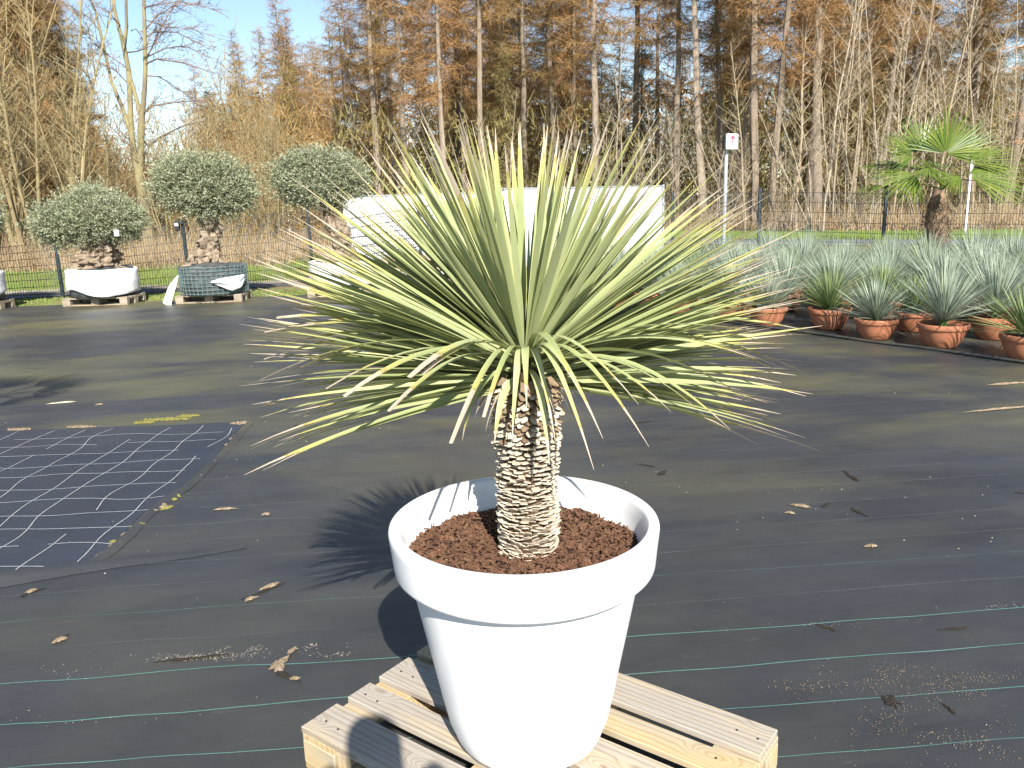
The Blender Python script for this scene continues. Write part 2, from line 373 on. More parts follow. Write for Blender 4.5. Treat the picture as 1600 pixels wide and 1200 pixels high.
def blob_pts(c, rx, ry, ang=0, n=18, rough=.35, seed=0):
    out = []
    for i in range(n):
        a = 2 * math.pi * i / n
        k = 1 + rough * (noise.noise(Vector((math.cos(a) * 1.5, math.sin(a) * 1.5, seed * 3.7))) * 1.5 + noise.noise(Vector((math.cos(a) * 6, math.sin(a) * 6, seed * 1.9))) * .9)
        k = max(.25, k)
        x, y = rx * k * math.cos(a), ry * k * math.sin(a)
        out.append((c[0] + x * math.cos(ang) - y * math.sin(ang), c[1] + x * math.sin(ang) + y * math.cos(ang)))
    return out
def mound(name, c, rx, ry, h, mat, parent=None, ang=0, seed=0, rings=4, n=18, rough=.4, z0=.003):
    """low irregular heap, crumbly"""
    mb = MB(); rim = blob_pts((0, 0), rx, ry, ang, n, rough, seed)
    for j in range(rings):
        f = 1 - j / rings
        for (x, y) in rim:
            hh = h * (1 - f * f) * (0.7 + .6 * rnd()) if j else 0
            mb.v.append((x * f, y * f, hh))
    mb.v.append((0, 0, h))
    for j in range(rings - 1):
        for i in range(n):
            a = j * n + i; b = j * n + (i + 1) % n; mb.f.append((a, b, b + n, a + n))
    k = (rings - 1) * n
    for i in range(n): mb.f.append((k + i, k + (i + 1) % n, len(mb.v) - 1))
    return mb.build(name, mat, parent, False, (c[0], c[1], z0))

# ================================================================== SETTING
grd = poly_sheet('ground', [(-400, -60), (400, -60), (400, 600), (-400, 600)], -0.03, 'earth')
fab_edge = [(-30, 14.1), (-12, 15.1), (-9, 15.38), (-6.5, 15.55), (-4.3, 15.85), (-2, 16.3), (1, 17.0), (6, 17.6), (12, 17.2), (26, 15.0)]
mb = MB()
pts = [(-30, -14)] + [(x, -14) for x in (26,)] + list(reversed(fab_edge))
mb.v = [(x, y, 0) for x, y in pts] + [(x, y, -.03) for x, y in pts]
n_ = len(pts); mb.f = [tuple(range(n_))] + [(i, i + n_, (i + 1) % n_ + n_, (i + 1) % n_) for i in range(n_)]
fabric = tag(mb.build('ground_fabric', 'fabric'), kind='structure')

# woven marker threads of the fabric, a quarter metre apart
tx, ty = math.cos(THREAD_ANG), math.sin(THREAD_ANG)
bright = {1: .0030, 2: .0042, 3: .0042, 0: .0024, 5: .0016}
for k in range(-3, 22):
    y0 = 2.125 + .2525 * k
    if k < 0: y0 = 2.125 + .25 * k
    ph = k * 5.1
    pts = []
    x = -4.2 - max(0, k) * .25
    x1 = 4.2 + max(0, k) * .25
    while x < x1:
        wob = .016 * noise.noise(Vector((x * .9, ph, 0))) + .010 * noise.noise(Vector((x * 3.1, ph, 4)))
        if x < -.4: wob *= 1.9
        pts.append((x * tx - (y0 + wob) * 0 , y0 + x * ty + wob, .0035)); x += .09
    m2 = MB(); wdt = bright.get(k, .0022 if k < 9 else .003)
    m2.ribbon(pts, wdt); m2.build('marker_thread', 'thread_teal' if k in bright else 'thread_faint', fabric)

# darker, newer fabric square with its white string grid
A, B, C_, D_ = G(388, 660), G(118, 893), G(-60, 906), G(-60, 676)
edge = []
for i in range(13):
    f = i / 12; p = A.lerp(B, f); s_ = .05 * noise.noise(Vector((f * 5, 1, 2))) + .06 * math.sin(f * math.pi)
    edge.append((p.x + s_, p.y))
top = [(D_.x + (A.x - D_.x) * i / 9, D_.y + (A.y - D_.y) * i / 9 + .03 * noise.noise(Vector((i * .8, 4, 1)))) for i in range(9)]
bot = [(B.x + (C_.x - B.x) * i / 6, B.y + (C_.y - B.y) * i / 6 + .03 * noise.noise(Vector((i * .9, 7, 1)))) for i in range(1, 7)]
patch = poly_sheet('fabric_patch', list(reversed(top + edge + bot)), .004, 'fabric_new')
def grid_line(p, q, wob, gaps):
    p = Vector((*p, 0)); q = Vector((*q, 0)); d = q - p; ln = d.length; nrm = Vector((-d.y, d.x, 0)).normalized()
    nseg = max(3, int(ln / .07)); run = []; sd_ = U(0, 99)
    for i in range(nseg + 1):
        f = i / nseg
        if noise.noise(Vector((f * 6, sd_, 3))) > gaps:
            if len(run) > 3: m3 = MB(); m3.ribbon(run, .0038); m3.build('grid_string', 'thread_white', patch)
            run = []; continue
        o_ = wob * noise.noise(Vector((f * ln * 2.2, sd_, 0)))
        pp = p + d * f + nrm * o_; run.append((pp.x, pp.y, .0075))
    if len(run) > 3: m3 = MB(); m3.ribbon(run, .0038); m3.build('grid_string', 'thread_white', patch)
# strings running away from the viewer, measured between their ends
for (a, b) in [((362, 670), (117, 880)), ((318, 666), (20, 900)), ((271, 669), (-40, 884)), ((222, 672), (-60, 856)), ((177, 671), (-60, 810)), ((128, 673), (-60, 768)), ((80, 674), (-60, 736)), ((32, 676), (-60, 712))]:
    grid_line(G(*a).xy, G(*b).xy, .085, .40)
for (a, b) in [((350, 676), (-50, 690)), ((338, 688), (-50, 704)), ((326, 703), (-50, 718)), ((313, 718), (-50, 735)), ((290, 736), (-50, 748)), ((276, 755), (-50, 772)), ((258, 776), (-50, 792)), ((240, 798), (-50, 812)), ((213, 825), (-50, 832)), ((178, 854), (-50, 853)), ((90, 885), (-50, 884))]:
    grid_line(G(*a).xy, G(*b).xy, .085, .36)
# lifted fold of the old fabric along the patch
m2 = MB(); pth = [G(-60, 918), G(30, 904), G(110, 891), G(190, 880), G(290, 868), G(385, 853)]
fine = []
for i in range(5):
    for j in range(5):
        fine.append(pth[i].lerp(pth[i + 1], j / 5))
fine.append(pth[5]); k0 = 0
for j, p in enumerate(fine):
    f = j / (len(fine) - 1); t = fine[min(j + 1, len(fine) - 1)] - fine[max(j - 1, 0)]; nn = Vector((-t.y, t.x, 0)).normalized()
    hgt = .042 * (1 - f) ** .8 + .003; wd = .09 * (1 - f * .6)
    for (o_, h_) in ((-1, .001), (-.45, .55), (0, 1), (.5, .75), (.95, .18)):
        q = p + nn * (wd * o_) + Vector((0, 0, .003 + hgt * h_ * (1 + .2 * noise.noise(p * 4)))); m2.v.append(tuple(q))
for j in range(len(fine) - 1):
    for i in range(4): a = j * 5 + i; m2.f.append((a, a + 1, a + 6, a + 5))
m2.build('fabric_fold', 'fabric', fabric, True)
# cut edge of the fabric seen as a ragged lip, right of the patch
m2 = MB(); e2 = [Vector((x, y, 0)) for x, y in edge]
for j, p in enumerate(e2):
    for (o_, h_) in ((-.004, .004), (.005, .016), (.03, .013), (.06, .001)): m2.v.append((p.x + o_, p.y - o_ * .4, h_ + .003 * rnd()))
for j in range(len(e2) - 1):
    for i in range(3): a = j * 4 + i; m2.f.append((a, a + 1, a + 5, a + 4))
m2.build('fabric_lip', 'fabric', fabric, True)
m2 = MB(); m2.ribbon([(p.x - .006, p.y, .0055) for p in e2], .014); m2.build('cut_gap', 'dark_hole', fabric)
for i in range(26):
    f = rnd(); p = A.lerp(B, f); s_ = .06 * math.sin(f * math.pi)
    mound('edge_crumbs', (p.x + s_ + U(.0, .07), p.y + U(-.04, .04)), U(.012, .045), U(.01, .025), .012, 'tear_soil' if rnd() < .75 else 'moss', fabric, U(0, 3), i, 2, 9)
for (px, py, rx, ry, mt_) in [(262, 656, .22, .07, 'moss'), (225, 661, .1, .05, 'moss'), (127, 668, .14, .03, 'tear_soil'), (30, 672, .10, .04, 'tear_soil'), (378, 662, .09, .05, 'tear_soil'), (295, 651, .10, .04, 'moss')]:
    p = G(px, py); mb = MB()
    for q_ in range(int(90 + rx * 900)):
        a_ = U(0, 6.28); k_ = math.sqrt(rnd()) * (.6 + .4 * rnd()); x_, y_ = rx * k_ * math.cos(a_), ry * k_ * math.sin(a_) * (.6 + .8 * abs(noise.noise(Vector((math.cos(a_) * 4, px, 1))))); r_ = U(.004, .012); h_ = r_ * U(.5, 1.6)
        v_ = [Vector((x_ + r_ * math.cos(t_ + a_), y_ + r_ * .7 * math.sin(t_ + a_), 0)) for t_ in (0, 1.5, 3.1, 4.6)]
        for t_ in range(4): mb.tri(v_[t_], v_[(t_ + 1) % 4], (x_ + U(-.3, .3) * r_, y_, h_))
    tag(mb.build('moss_tuft', mt_, fabric, False, (p.x, p.y, .0045)), kind='stuff')
# worn holes and tears with soil showing
for (px, py, rx, ry, an, mt_) in [(46, 928, .055, .012, .9, 'dark_hole'), (48, 926, .03, .008, .9, 'tear_soil'), (408, 926, .10, .010, .75, 'dark_hole'), (424, 917, .04, .010, .75, 'tear_soil'), (390, 938, .03, .009, .7, 'tear_soil'),
        (93, 1002, .022, .015, 1.0, 'tear_soil'), (95, 998, .03, .01, 1.0, 'dark_hole'), (435, 1040, .022, .045, -.2, 'tear_soil'), (458, 1018, .02, .012, 1, 'tear_soil'), (452, 1058, .05, .012, -.5, 'dark_hole'), (462, 1063, .02, .005, 0, 'tear_soil'), (585, 577, .09, .06, .4, 'tear_soil'), (635, 608, .11, .05, 0, 'tear_soil'), (424, 632, .03, .02, 0, 'tear_soil'), (470, 665, .07, .02, .3, 'dark_hole'),
        (1252, 792, .055, .018, -.5, 'tear_soil'), (1234, 803, .03, .01, -.2, 'tear_soil'), (1290, 790, .05, .010, .8, 'dark_hole'), (1361, 855, .022, .014, 0, 'tear_soil'), (1393, 1096, .02, .035, .2, 'dark_hole'), (1330, 745, .012, .11, .05, 'dark_hole'), (1340, 800, .01, .05, .3, 'dark_hole'), (1005, 660, .05, .014, .2, 'dark_hole'), (1032, 740, .05, .02, .9, 'dark_hole'), (1010, 728, .05, .012, -.6, 'dark_hole'),
        (1485, 1110, .008, .03, .2, 'dark_hole'), (352, 797, .05, .008, .1, 'tear_soil'), (415, 805, .02, .014, 0, 'tear_soil'), (1595, 771, .03, .008, -.5, 'dark_hole'), (100, 630, .09, .008, .3, 'litter'), (155, 633, .03, .02, 0, 'tear_soil'), (1295, 983, .03, .01, -.7, 'dark_hole'), (1490, 983, .06, .006, .05, 'dark_hole'), (300, 1030, .12, .01, .15, 'dark_hole'), (1580, 600, .14, .03, .1, 'tear_soil'), (1563, 640, .3, .01, .2, 'tear_soil')]:
    p = G(px, py); mound('fabric_tear', p, rx, ry, .010 if mt_ != 'dark_hole' else .002, mt_, fabric, an, px * .37, 3, 26, .75, .004 if mt_ == 'dark_hole' else .006)
def dust(name, spots_, mat, size):
    mb = MB()
    for (px, py, rx, ry, n) in spots_:
        c_ = G(px, py)
        for q_ in range(n):
            x_, y_ = c_.x + random.gauss(0, rx), c_.y + random.gauss(0, ry) + .03 * math.sin(px + q_ * .01)
            if noise.noise(Vector((x_ * 7, y_ * 7, px * .1))) < -.1: continue
            r_ = size * U(.4, 1.5); a_ = U(0, 6.28); v_ = [Vector((x_ + r_ * math.cos(t_ + a_), y_ + r_ * .7 * math.sin(t_ + a_), .0035)) for t_ in (0, 2.1, 4.2)]
            tp_v = Vector((x_, y_, .0035 + r_ * .5))
            for t_ in range(3): mb.tri(v_[t_], v_[(t_ + 1) % 3], tp_v)
    tag(mb.build(name, mat, fabric), kind='stuff')
dust('sand_dust', [(1360, 1045, .10, .03, 260), (1330, 1060, .14, .02, 160), (1500, 1070, .22, .035, 480), (1440, 1130, .12, .05, 420), (1580, 1075, .10, .03, 200), (1530, 1160, .18, .04, 380), (1250, 1075, .10, .03, 120), (1260, 975, .2, .02, 120)], 'tear_soil', .0024)
dust('pale_scuff', [(330, 1022, .10, .012, 240), (380, 1012, .05, .010, 160), (290, 1034, .12, .015, 130), (500, 1005, .05, .012, 130), (520, 1018, .04, .01, 90), (60, 1050, .12, .02, 60), (115, 1120, .2, .05, 60), (1570, 945, .15, .01, 90)], 'litter', .0018)
gp = poly_sheet('gravel_patch', blob_pts((-.42, 8.55), .62, .95, .35, 26, .25, 3), .005, 'gravel_sand')
# crumbs, wood chips and husks strewn over the fabric
mb = MB()
for i in range(700):
    Y = 2.2 * math.exp(rnd() * 1.9); X = U(-.72, .72) * Y
    if noise.noise(Vector((X * .8, Y * .8, 8))) < -.05 + .35 * rnd() or (Y < 3.4 and rnd() < .6): continue
    s_ = U(.0018, .005) * (.7 + Y * .10); a = U(0, 6.28); h_ = s_ * .5
    if rnd() < .04: s_ *= 2
    d1 = Vector((math.cos(a), math.sin(a), 0)) * s_; d2 = Vector((-math.sin(a), math.cos(a), 0)) * s_ * U(.3, .9)
    b_ = Vector((X, Y, .004)); tp = b_ + Vector((0, 0, h_))
    q = [b_ + d1, b_ + d2, b_ - d1, b_ - d2]
    for j in range(4): mb.tri(q[j], q[(j + 1) % 4], tp)
tag(mb.build('crumb_litter', 'litter'), 'pale crumbs and wood chips strewn over the black ground fabric', 'litter', kind='stuff')

# second sheet with raised edge under the potted yuccas
E1, E2 = Vector((4.98, 7.72, 0)), Vector((3.45, 10.0, 0)); ed = (E2 - E1).normalized()
E0 = E1 - ed * 5; E3 = E2 + ed * 7.5; back = Vector((.83, .56, 0)) * 11
mb = MB(); q = [E0, E3, E3 + back, E0 + back]
for z in (.012, .0): mb.v += [(p.x, p.y, z) for p in q]
mb.f = [(3, 2, 1, 0), (0, 1, 5, 4), (1, 2, 6, 5), (2, 3, 7, 6), (3, 0, 4, 7)]
bed = tag(mb.build('bed_fabric', 'fabric'), kind='structure')
mb = MB(); pp = []
for i in range(60):
    f = i / 59; p = E0.lerp(E3, f); o_ = .02 * noise.noise(Vector((f * 14, 0, 3)))
    pp.append((p.x + o_, p.y + o_, .022 + .008 * noise.noise(Vector((f * 22, 5, 3)))))
mb.tube(pp, .018, 6); mb.build('rolled_hem', 'fabric', bed, True)

# road beyond the fence, verge, gravel path behind the left fence
ctr = [(30, 18), (15.2, 25.2), (9.5, 28.8), (4, 33), (-2, 39), (-10, 50), (-22, 70), (-50, 110)]
def strip(name, c, w0, w1, z, mat):
    mb = MB(); pts = [Vector((x, y, z)) for x, y in c]
    for j, p in enumerate(pts):
        t = pts[min(j + 1, len(pts) - 1)] - pts[max(j - 1, 0)]; nn = Vector((-t.y, t.x, 0)).normalized()
        if nn.y < 0: nn = -nn
        mb.v += [tuple(p + nn * w0), tuple(p + nn * w1)]
    for j in range(len(pts) - 1): a = 2 * j; mb.f.append((a, a + 1, a + 3, a + 2))
    return tag(mb.build(name, mat), kind='structure')
strip('road', ctr, -1.6, 1.4, -.018, 'road_asphalt')
rm = strip('road_edge_line', ctr, -1.25, -1.15, -.014, 'white_paint')
strip('path', [(-30, 15.2), (-12, 17.9), (-6, 18.9), (-3.5, 19.6)], -.35, .95, -.022, 'path_gravel')
strip('asphalt_strip', [(-30, 14.6), (-12, 17.2), (-6, 18.2), (-3.5, 18.9)], -.35, .1, -.018, 'road_asphalt')

def scatter_blades(name, label, cat, n, fn, h0, h1, wd, mat, lean=.35, fan=1):
    mb = MB()
    for i in range(n):
        x, y, k = fn()
        if k <= 0: continue
        for j in range(fan):
            h = U(h0, h1) * k; a = U(0, 6.28); l = h * lean * rnd()
            mb.blade((x + U(-.03, .03), y + U(-.03, .03), -.03), (x + math.cos(a) * l, y + math.sin(a) * l, -.03 + h), wd, Vector((0, 1, .1 * rnd())))
    return tag(mb.build(name, mat), label, cat, kind='stuff')
def fn_left():
    x = U(-17, -1.5); base = 15.55 + (x + 7) * .12
    y = base + .15 + 1.5 * rnd() if rnd() < .38 else base + 3.6 + 8 * rnd() ** 1.5
    k = .6 + .8 * noise.noise(Vector((x * .8, y * .8, 0)))
    if y < base + 2: return x, y, (k - .15) * .5
    return x, y, k + .35
scatter_blades('grass_verge', 'short green grass on the strip around the left wire fence', 'grass', 15000, fn_left, .05, .16, .009, 'grass', .6, 2)
def along_road(x):
    for (a, b) in zip(ctr[:-1], ctr[1:]):
        if b[0] <= x <= a[0]: f = (x - a[0]) / (b[0] - a[0]); return a[1] + f * (b[1] - a[1])
    return 110
def fn_right():
    x = U(-12, 24); y = along_road(x) + 1.9 + 4.6 * rnd() * (1 if x > 0 else 1.6); return x, y, 1
scatter_blades('grass_bank', 'bright green mown grass bank beyond the road', 'grass', 20000, fn_right, .08, .22, .018, 'grass', .5, 2)
def fn_reedL():
    x = U(-24, -3); y = 24.5 + (x + 12) * -.1 + 7 * rnd() ** 1.3
    if x > -6.5: y += 4
    return x, y, .55 + .5 * rnd() + .3 * noise.noise(Vector((x * .5, y * .5, 1)))
scatter_blades('dry_reeds', 'dry tan reeds and stalks behind the left wire fence', 'reeds', 10000, fn_reedL, .3, 1.4, .010, 'reed', .9)
def fn_reedR():
    x = U(-14, 30); y = along_road(x) + 7.0 + 5 * rnd() ** 1.4; return x, y, .5 + .6 * rnd() + .25 * noise.noise(Vector((x * .6, y, 3)))
scatter_blades('dry_undergrowth', 'dry reddish undergrowth and reeds along the forest edge', 'undergrowth', 15000, fn_reedR, .3, 1.6, .016, 'reed', .9)

# ------------------------------------------------------------------ wire fence
def fence(posts, label, up_to=None):
    root = thing('wire_fence', label, 'fence', (posts[0][0], posts[0][1], 0)); O = Vector((posts[0][0], posts[0][1], 0))
    for (x, y, h) in posts:
        mb = MB(); mb.box((0, 0, h / 2 + .0), (.06, .06, h + .06)); mb.box((0, 0, h + .036), (.066, .066, .014))
        k = .12
        while k < h - .05: mb.box((0, -.038, k), (.075, .018, .03)); k += .4
        mb.build('post', 'fence_metal', root, False, (x - O.x, y - O.y, 0))
    for (a, b) in zip(posts[:-1], posts[1:]):
        pa, pb = Vector((a[0], a[1], 0)), Vector((b[0], b[1], 0)); d = pb - pa; ln = d.length; mb = MB()
        nv = int(ln / .05)
        for i in range(1, nv):
            f = i / nv; p = pa + d * f - O; h = (a[2] + (b[2] - a[2]) * f) - .04
            mb.tube([(p.x, p.y - .035, .02), (p.x, p.y - .035, h)], .0045, 3, False)
        k = .05
        while k <= 1.02:
            ha, hb = (a[2] - .06) * k, (b[2] - .06) * k
            for off in (-.043, -.027):
                mb.tube([(pa.x - O.x, pa.y - O.y + off, ha + .02), (pb.x - O.x, pb.y - O.y + off, hb + .02)], .006, 3, False)
            k += .1357
        mb.build('wire_panel', 'fence_wire', root)
    return root
fence([(-14.2, 15.9, .9), (-11.7, 16.5, 1.0), (-9.28, 17.05, 1.14), (-7.0, 18.0, 1.42), (-4.5, 18.9, 1.64), (-2.0, 18.95, 1.66), (-.35, 18.95, 1.66)], 'dark wire mesh fence running behind the olive trees')
fence([(4.45, 22.4, 1.7), (6.12, 20.2, 1.74), (8.17, 18.0, 1.62), (10.3, 16.0, 1.6), (12.5, 14.2, 1.6)], 'dark wire mesh fence between the palm and the road')

# ------------------------------------------------------------------ white boarded screen walls
def screen_wall(p, q, h, label):
    p = Vector((*p, 0)); q = Vector((*q, 0)); d = q - p; ln = d.length
    root = thing('screen_wall', label, 'wall', p, math.atan2(d.y, d.x)); nb = 8; bh = (h - .06) / nb
    board = MB(); board.box((ln / 2, 0, bh / 2), (ln, .05, bh - .005)); me = board.mesh('board', 'white_paint')
    for i in range(nb): link('board', me, root, (0, 0, .05 + i * bh))
    mb = MB(); mb.box((ln / 2, 0, h + .012), (ln + .06, .09, .03)); mb.build('top_rail', 'galvanised', root)
    for x in (0, ln / 2, ln): mb = MB(); mb.box((x, .06, h / 2 - .01), (.07, .068, h + .02)); mb.build('post', 'galvanised', root)
    mb = MB(); mb.box((ln / 2, .01, .022), (ln, .03, .05)); mb.build('base_rail', 'black_plastic', root)
    return root
screen_wall((-3.75, 19.25), (-.12, 18.72), 1.85, 'low white boarded screen wall behind the pallet stack')
rw = screen_wall((-.06, 18.5), (4.15, 22.45), 1.915, 'taller white boarded screen wall running back to the road fence')
mb = MB()
for k in range(7): mb.box((0, 0, .2 + k * .25), (.05, .03, .07))
mb.tube([(0, .03, 0), (0, .03, 1.97)], .03, 8); mb.build('end_post', 'galvanised', rw, False, ((Vector((4.15, 22.45)) - Vector((-.06, 18.5))).length + .10, -.02, 0))

# ================================================================== PALLETS
def wood_box(name, size, mat, parent, loc, bev=.003, rz=0):
    mb = MB(); mb.box((0, 0, 0), size); o = mb.build(name, mat, parent, False, loc); o.rotation_euler = (0, 0, rz)
    if bev: bevel(o, bev, 1)
    return o
def make_pallet(label, loc, rz, mats=('wood_grey', 'wood_warm'), group=None, detailed=True):
    """local x along the deck boards (1.2 m), y across (0.8 m), z from the ground; origin at the corner"""
    root = thing('pallet', label, 'pallet', loc, rz, group)
    W = [(0, .145), (.186, .286), (.3275, .4725), (.514, .614), (.655, .80)]
    for i, (a, b) in enumerate(W):
        jx = U(-.004, .004) if detailed else 0
        o = wood_box('deck_board', (1.2, b - a, .022), mats[0] if i in (0, 2, 4, 1) and not (detailed and i == 3) else mats[1], root, (.6 + jx, (a + b) / 2, .133), .0025)
        if detailed: o.rotation_euler = (U(-.006, .006), 0, U(-.003, .003))
    for x in (.0725, .6, 1.1275): wood_box('stringer_board', (.143, .797, .0215), mats[1], root, (x, .4, .1105), .002)
    for x, wx in ((.0715, .142), (.6, .142), (1.1285, .142)):
        for y, wy in ((.0495, .098), (.4, .142), (.7505, .098)): wood_box('block', (wx, wy, .078), mats[1], root, (x, y, .061), .003)
    for y, wy in ((.05, .096), (.4, .140), (.75, .096)): wood_box('bottom_board', (1.196, wy, .0215), mats[1], root, (.6, y, .0112), .002)
    if detailed:
        for (a, b) in W:
            for x in (.04, .1, .57, .63, 1.1, 1.16):
                mb = MB(); mb.lathe([(.0001, .0012), (.004, .001), (.0042, -.002)], 8); mb.build('nail', 'dark_hole', root, False, (x + U(-.006, .006), (a + b) / 2 + U(-.02, .02), .1442))
    return root
TH = R(36.913)
# boards run along (cos, -sin); across direction is (sin, cos)
make_pallet('weathered wooden pallet carrying the big white planter', (-.677, 2.217, .0), -TH)
ps = [('third', 0)]
for i in range(7):
    make_pallet(['lowest', 'second', 'third', 'fourth', 'fifth', 'sixth', 'topmost'][i] + ' wooden pallet from the ground in the stack behind the yucca', (-1.66 + U(-.02, .02), 10.35 + U(-.02, .02), .144 * i), R(90 - 6 + U(-1.5, 1.5)) if False else R(-4 + U(-1.2, 1.2)) + R(0), ('wood_warm', 'wood_warm'), 'pallets in the stack', False)

# ================================================================== WHITE PLANTER
PX, PY, PZ = .021, 2.163, .144
pl = thing('planter', 'large round white plastic planter with wide collar on the pallet', 'planter', (PX, PY, PZ))
prof = [(0.02, .0), (.185, .0), (.198, .004), (.210, .014), (.219, .030), (.226, .052), (.237, .080), (.254, .16), (.2725, .26), (.292, .36), (.311, .46), (.3245, .53), (.3268, .5495),
        (.352, .5505), (.362, .553), (.3665, .558), (.3685, .566), (.3725, .61), (.377, .65), (.3785, .668), (.3765, .676), (.371, .680), (.360, .6805), (.352, .6795), (.3475, .675), (.345, .667), (.340, .63), (.326, .56), (.312, .53), (.298, .48), (.285, .45), (.02, .45)]
mb = MB(); mb.lathe(prof, 128); mb.build('pot_body', 'pot_white', pl, True)
SOIL = .584
mb = MB(); nr = 26; nn = 96
for j in range(nr + 1):
    r_ = .334 * j / nr
    for i in range(nn):
        a = 2 * math.pi * i / nn; x, y = r_ * math.cos(a), r_ * math.sin(a)
        z = SOIL + .012 * noise.noise(Vector((x * 9, y * 9, 0))) + .010 * noise.noise(Vector((x * 40, y * 40, 2))) + .02 * math.exp(-(r_ / .12) ** 2)
        mb.v.append((x, y, z))
for j in range(nr):
    for i in range(nn): a = j * nn + i; b = j * nn + (i + 1) % nn; mb.f.append((a, b, b + nn, a + nn))
so_ = mb.build('potting_soil', 'soil', pl, True)
mb = MB()
for i in range(5200):
    r_ = .330 * math.sqrt(rnd()); a = U(0, 6.28); x, y = r_ * math.cos(a), r_ * math.sin(a)
    z = SOIL + .012 * noise.noise(Vector((x * 9, y * 9, 0))) + .02 * math.exp(-(r_ / .12) ** 2) + U(-.002, .008)
    ln = U(.004, .013) if rnd() < .93 else U(.018, .04); wd = ln * U(.25, .7) if ln < .015 else .0022
    E_ = Euler((U(-.7, .7), U(-.7, .7), U(0, 6.28))).to_matrix()
    mb.box((x, y, z), (ln * 1.6, wd * 1.3, U(.002, .004)), E_)
tag(mb.build('bark_chips', 'bark_chip', so_), kind='stuff')

# ================================================================== THE YUCCA
TXX, TYY = PX + .012, PY - .010
Z0, Z1 = PZ + SOIL - .01, 1.245
yu = thing('yucca', 'large yucca with yellow-green blade leaves on a scaly trunk in the white planter', 'yucca', (TXX, TYY, Z0))
def axis(z):     # slight lean of the trunk
    f = (z - Z0) / (Z1 - Z0); return Vector((.006 * f, 0.0, z - Z0))
mb = MB(); pth = [axis(Z0 - .03 + (Z1 + .03 - Z0) * i / 10) for i in range(11)]
mb.tube(pth, [.073, .072, .070, .068, .067, .067, .068, .069, .069, .066, .045], 20); mb.build('trunk', 'trunk_core', yu, True)
# dead leaf bases: flattened wedges around the trunk
def scale_mesh(i):
    mb = MB(); w_, t_, l_ = U(.9, 1.1), U(.85, 1.2), U(.9, 1.15)
    # local: x outwards, y sideways, z up; unit-size wedge 1 x 1 x 1, tip blunt and slightly split
    P_ = [(-.5, -.5 * w_, -.5 * t_), (-.5, .5 * w_, -.5 * t_), (-.5, -.5 * w_, .5 * t_), (-.5, .5 * w_, .5 * t_),
          (.15 * l_, -.52 * w_, -.30 * t_), (.15 * l_, .52 * w_, -.30 * t_), (.15 * l_, -.50 * w_, .34 * t_), (.15 * l_, .50 * w_, .34 * t_),
          (.5 * l_, -.24 * w_ + U(-.06, .06), -.14), (.5 * l_, .22 * w_ + U(-.06, .06), -.12), (.46 * l_, -.26 * w_, .14), (.46 * l_, .26 * w_, .17)]
    mb.v = P_
    mb.f = [(0, 1, 5, 4), (2, 6, 7, 3), (0, 4, 6, 2), (1, 3, 7, 5), (4, 5, 9, 8), (6, 10, 11, 7), (4, 8, 10, 6), (5, 7, 11, 9), (8, 9, 11, 10)]
    return mb
SC = {c: [scale_mesh(i).mesh('leaf_base', c) for i in range(6)] for c in ('scale_pale', 'scale_brown')}
cands = []
z = Z0 + .002; row = 0
while z < Z1 - .01:
    f = (z - Z0) / (Z1 - Z0)
    pitch_ = .0088 + .0052 * min(1, f * 1.6); rad = .0715 + .002 * math.sin(f * 9) + (.004 if f > .6 else 0)
    nper = int(2 * math.pi * rad / (.0185 + .003 * f))
    for i in range(nper):
        a = 2 * math.pi * (i + .5 * (row % 2)) / nper + U(-.05, .05)
        cands.append((z + U(-.0048, .0048), a, f, rad + U(-.004, .004)))
    z += pitch_; row += 1
vis = sorted(range(len(cands)), key=lambda i: (math.sin(cands[i][1]) * 1.0 - .1 * rnd()) + .0)
shown = set(vis[:300])
rest = {'scale_pale': MB(), 'scale_brown': MB()}
for i, (z, a, f, rad) in enumerate(cands):
    young = f > .66
    pale = rnd() > (.04 if f < .64 else .04 + .74 * min(1, (f - .64) / .30) ** .8)
    mt_ = 'scale_pale' if pale else 'scale_brown'
    ln = (.022 + .018 * max(0, f - .25)) * U(.8, 1.25); wd = (.0195 + .003 * f) * U(.85, 1.12); th = (.0058 + .003 * f) * U(.8, 1.2)
    tilt = U(.5, .9) * (1 - f * 1.25) - (.30 if young else .05) + U(-.22, .22)
    M_ = Matrix.Rotation(a, 4, 'Z') @ Matrix.Rotation(-tilt, 4, 'Y') @ Matrix.Rotation(U(-.24, .24), 4, 'X')
    c = axis(z) + Vector((math.cos(a), math.sin(a), 0)) * (rad + ln * .14)
    T_ = Matrix.Translation(c) @ M_ @ Matrix.Diagonal((ln, wd, th, 1))
    if i in shown:
        o = link('leaf_base', SC[mt_][i % 6], yu); o.matrix_local = T_
    else:
        src = SC[mt_][i % 6]; r_ = rest[mt_]; k0 = len(r_.v)
        r_.v += [tuple(T_ @ v.co) for v in src.vertices]; r_.f += [tuple(k0 + q for q in p.vertices) for p in src.polygons]
for k_, r_ in rest.items(): tag(r_.build('leaf_base_cover', k_, yu), kind='stuff')

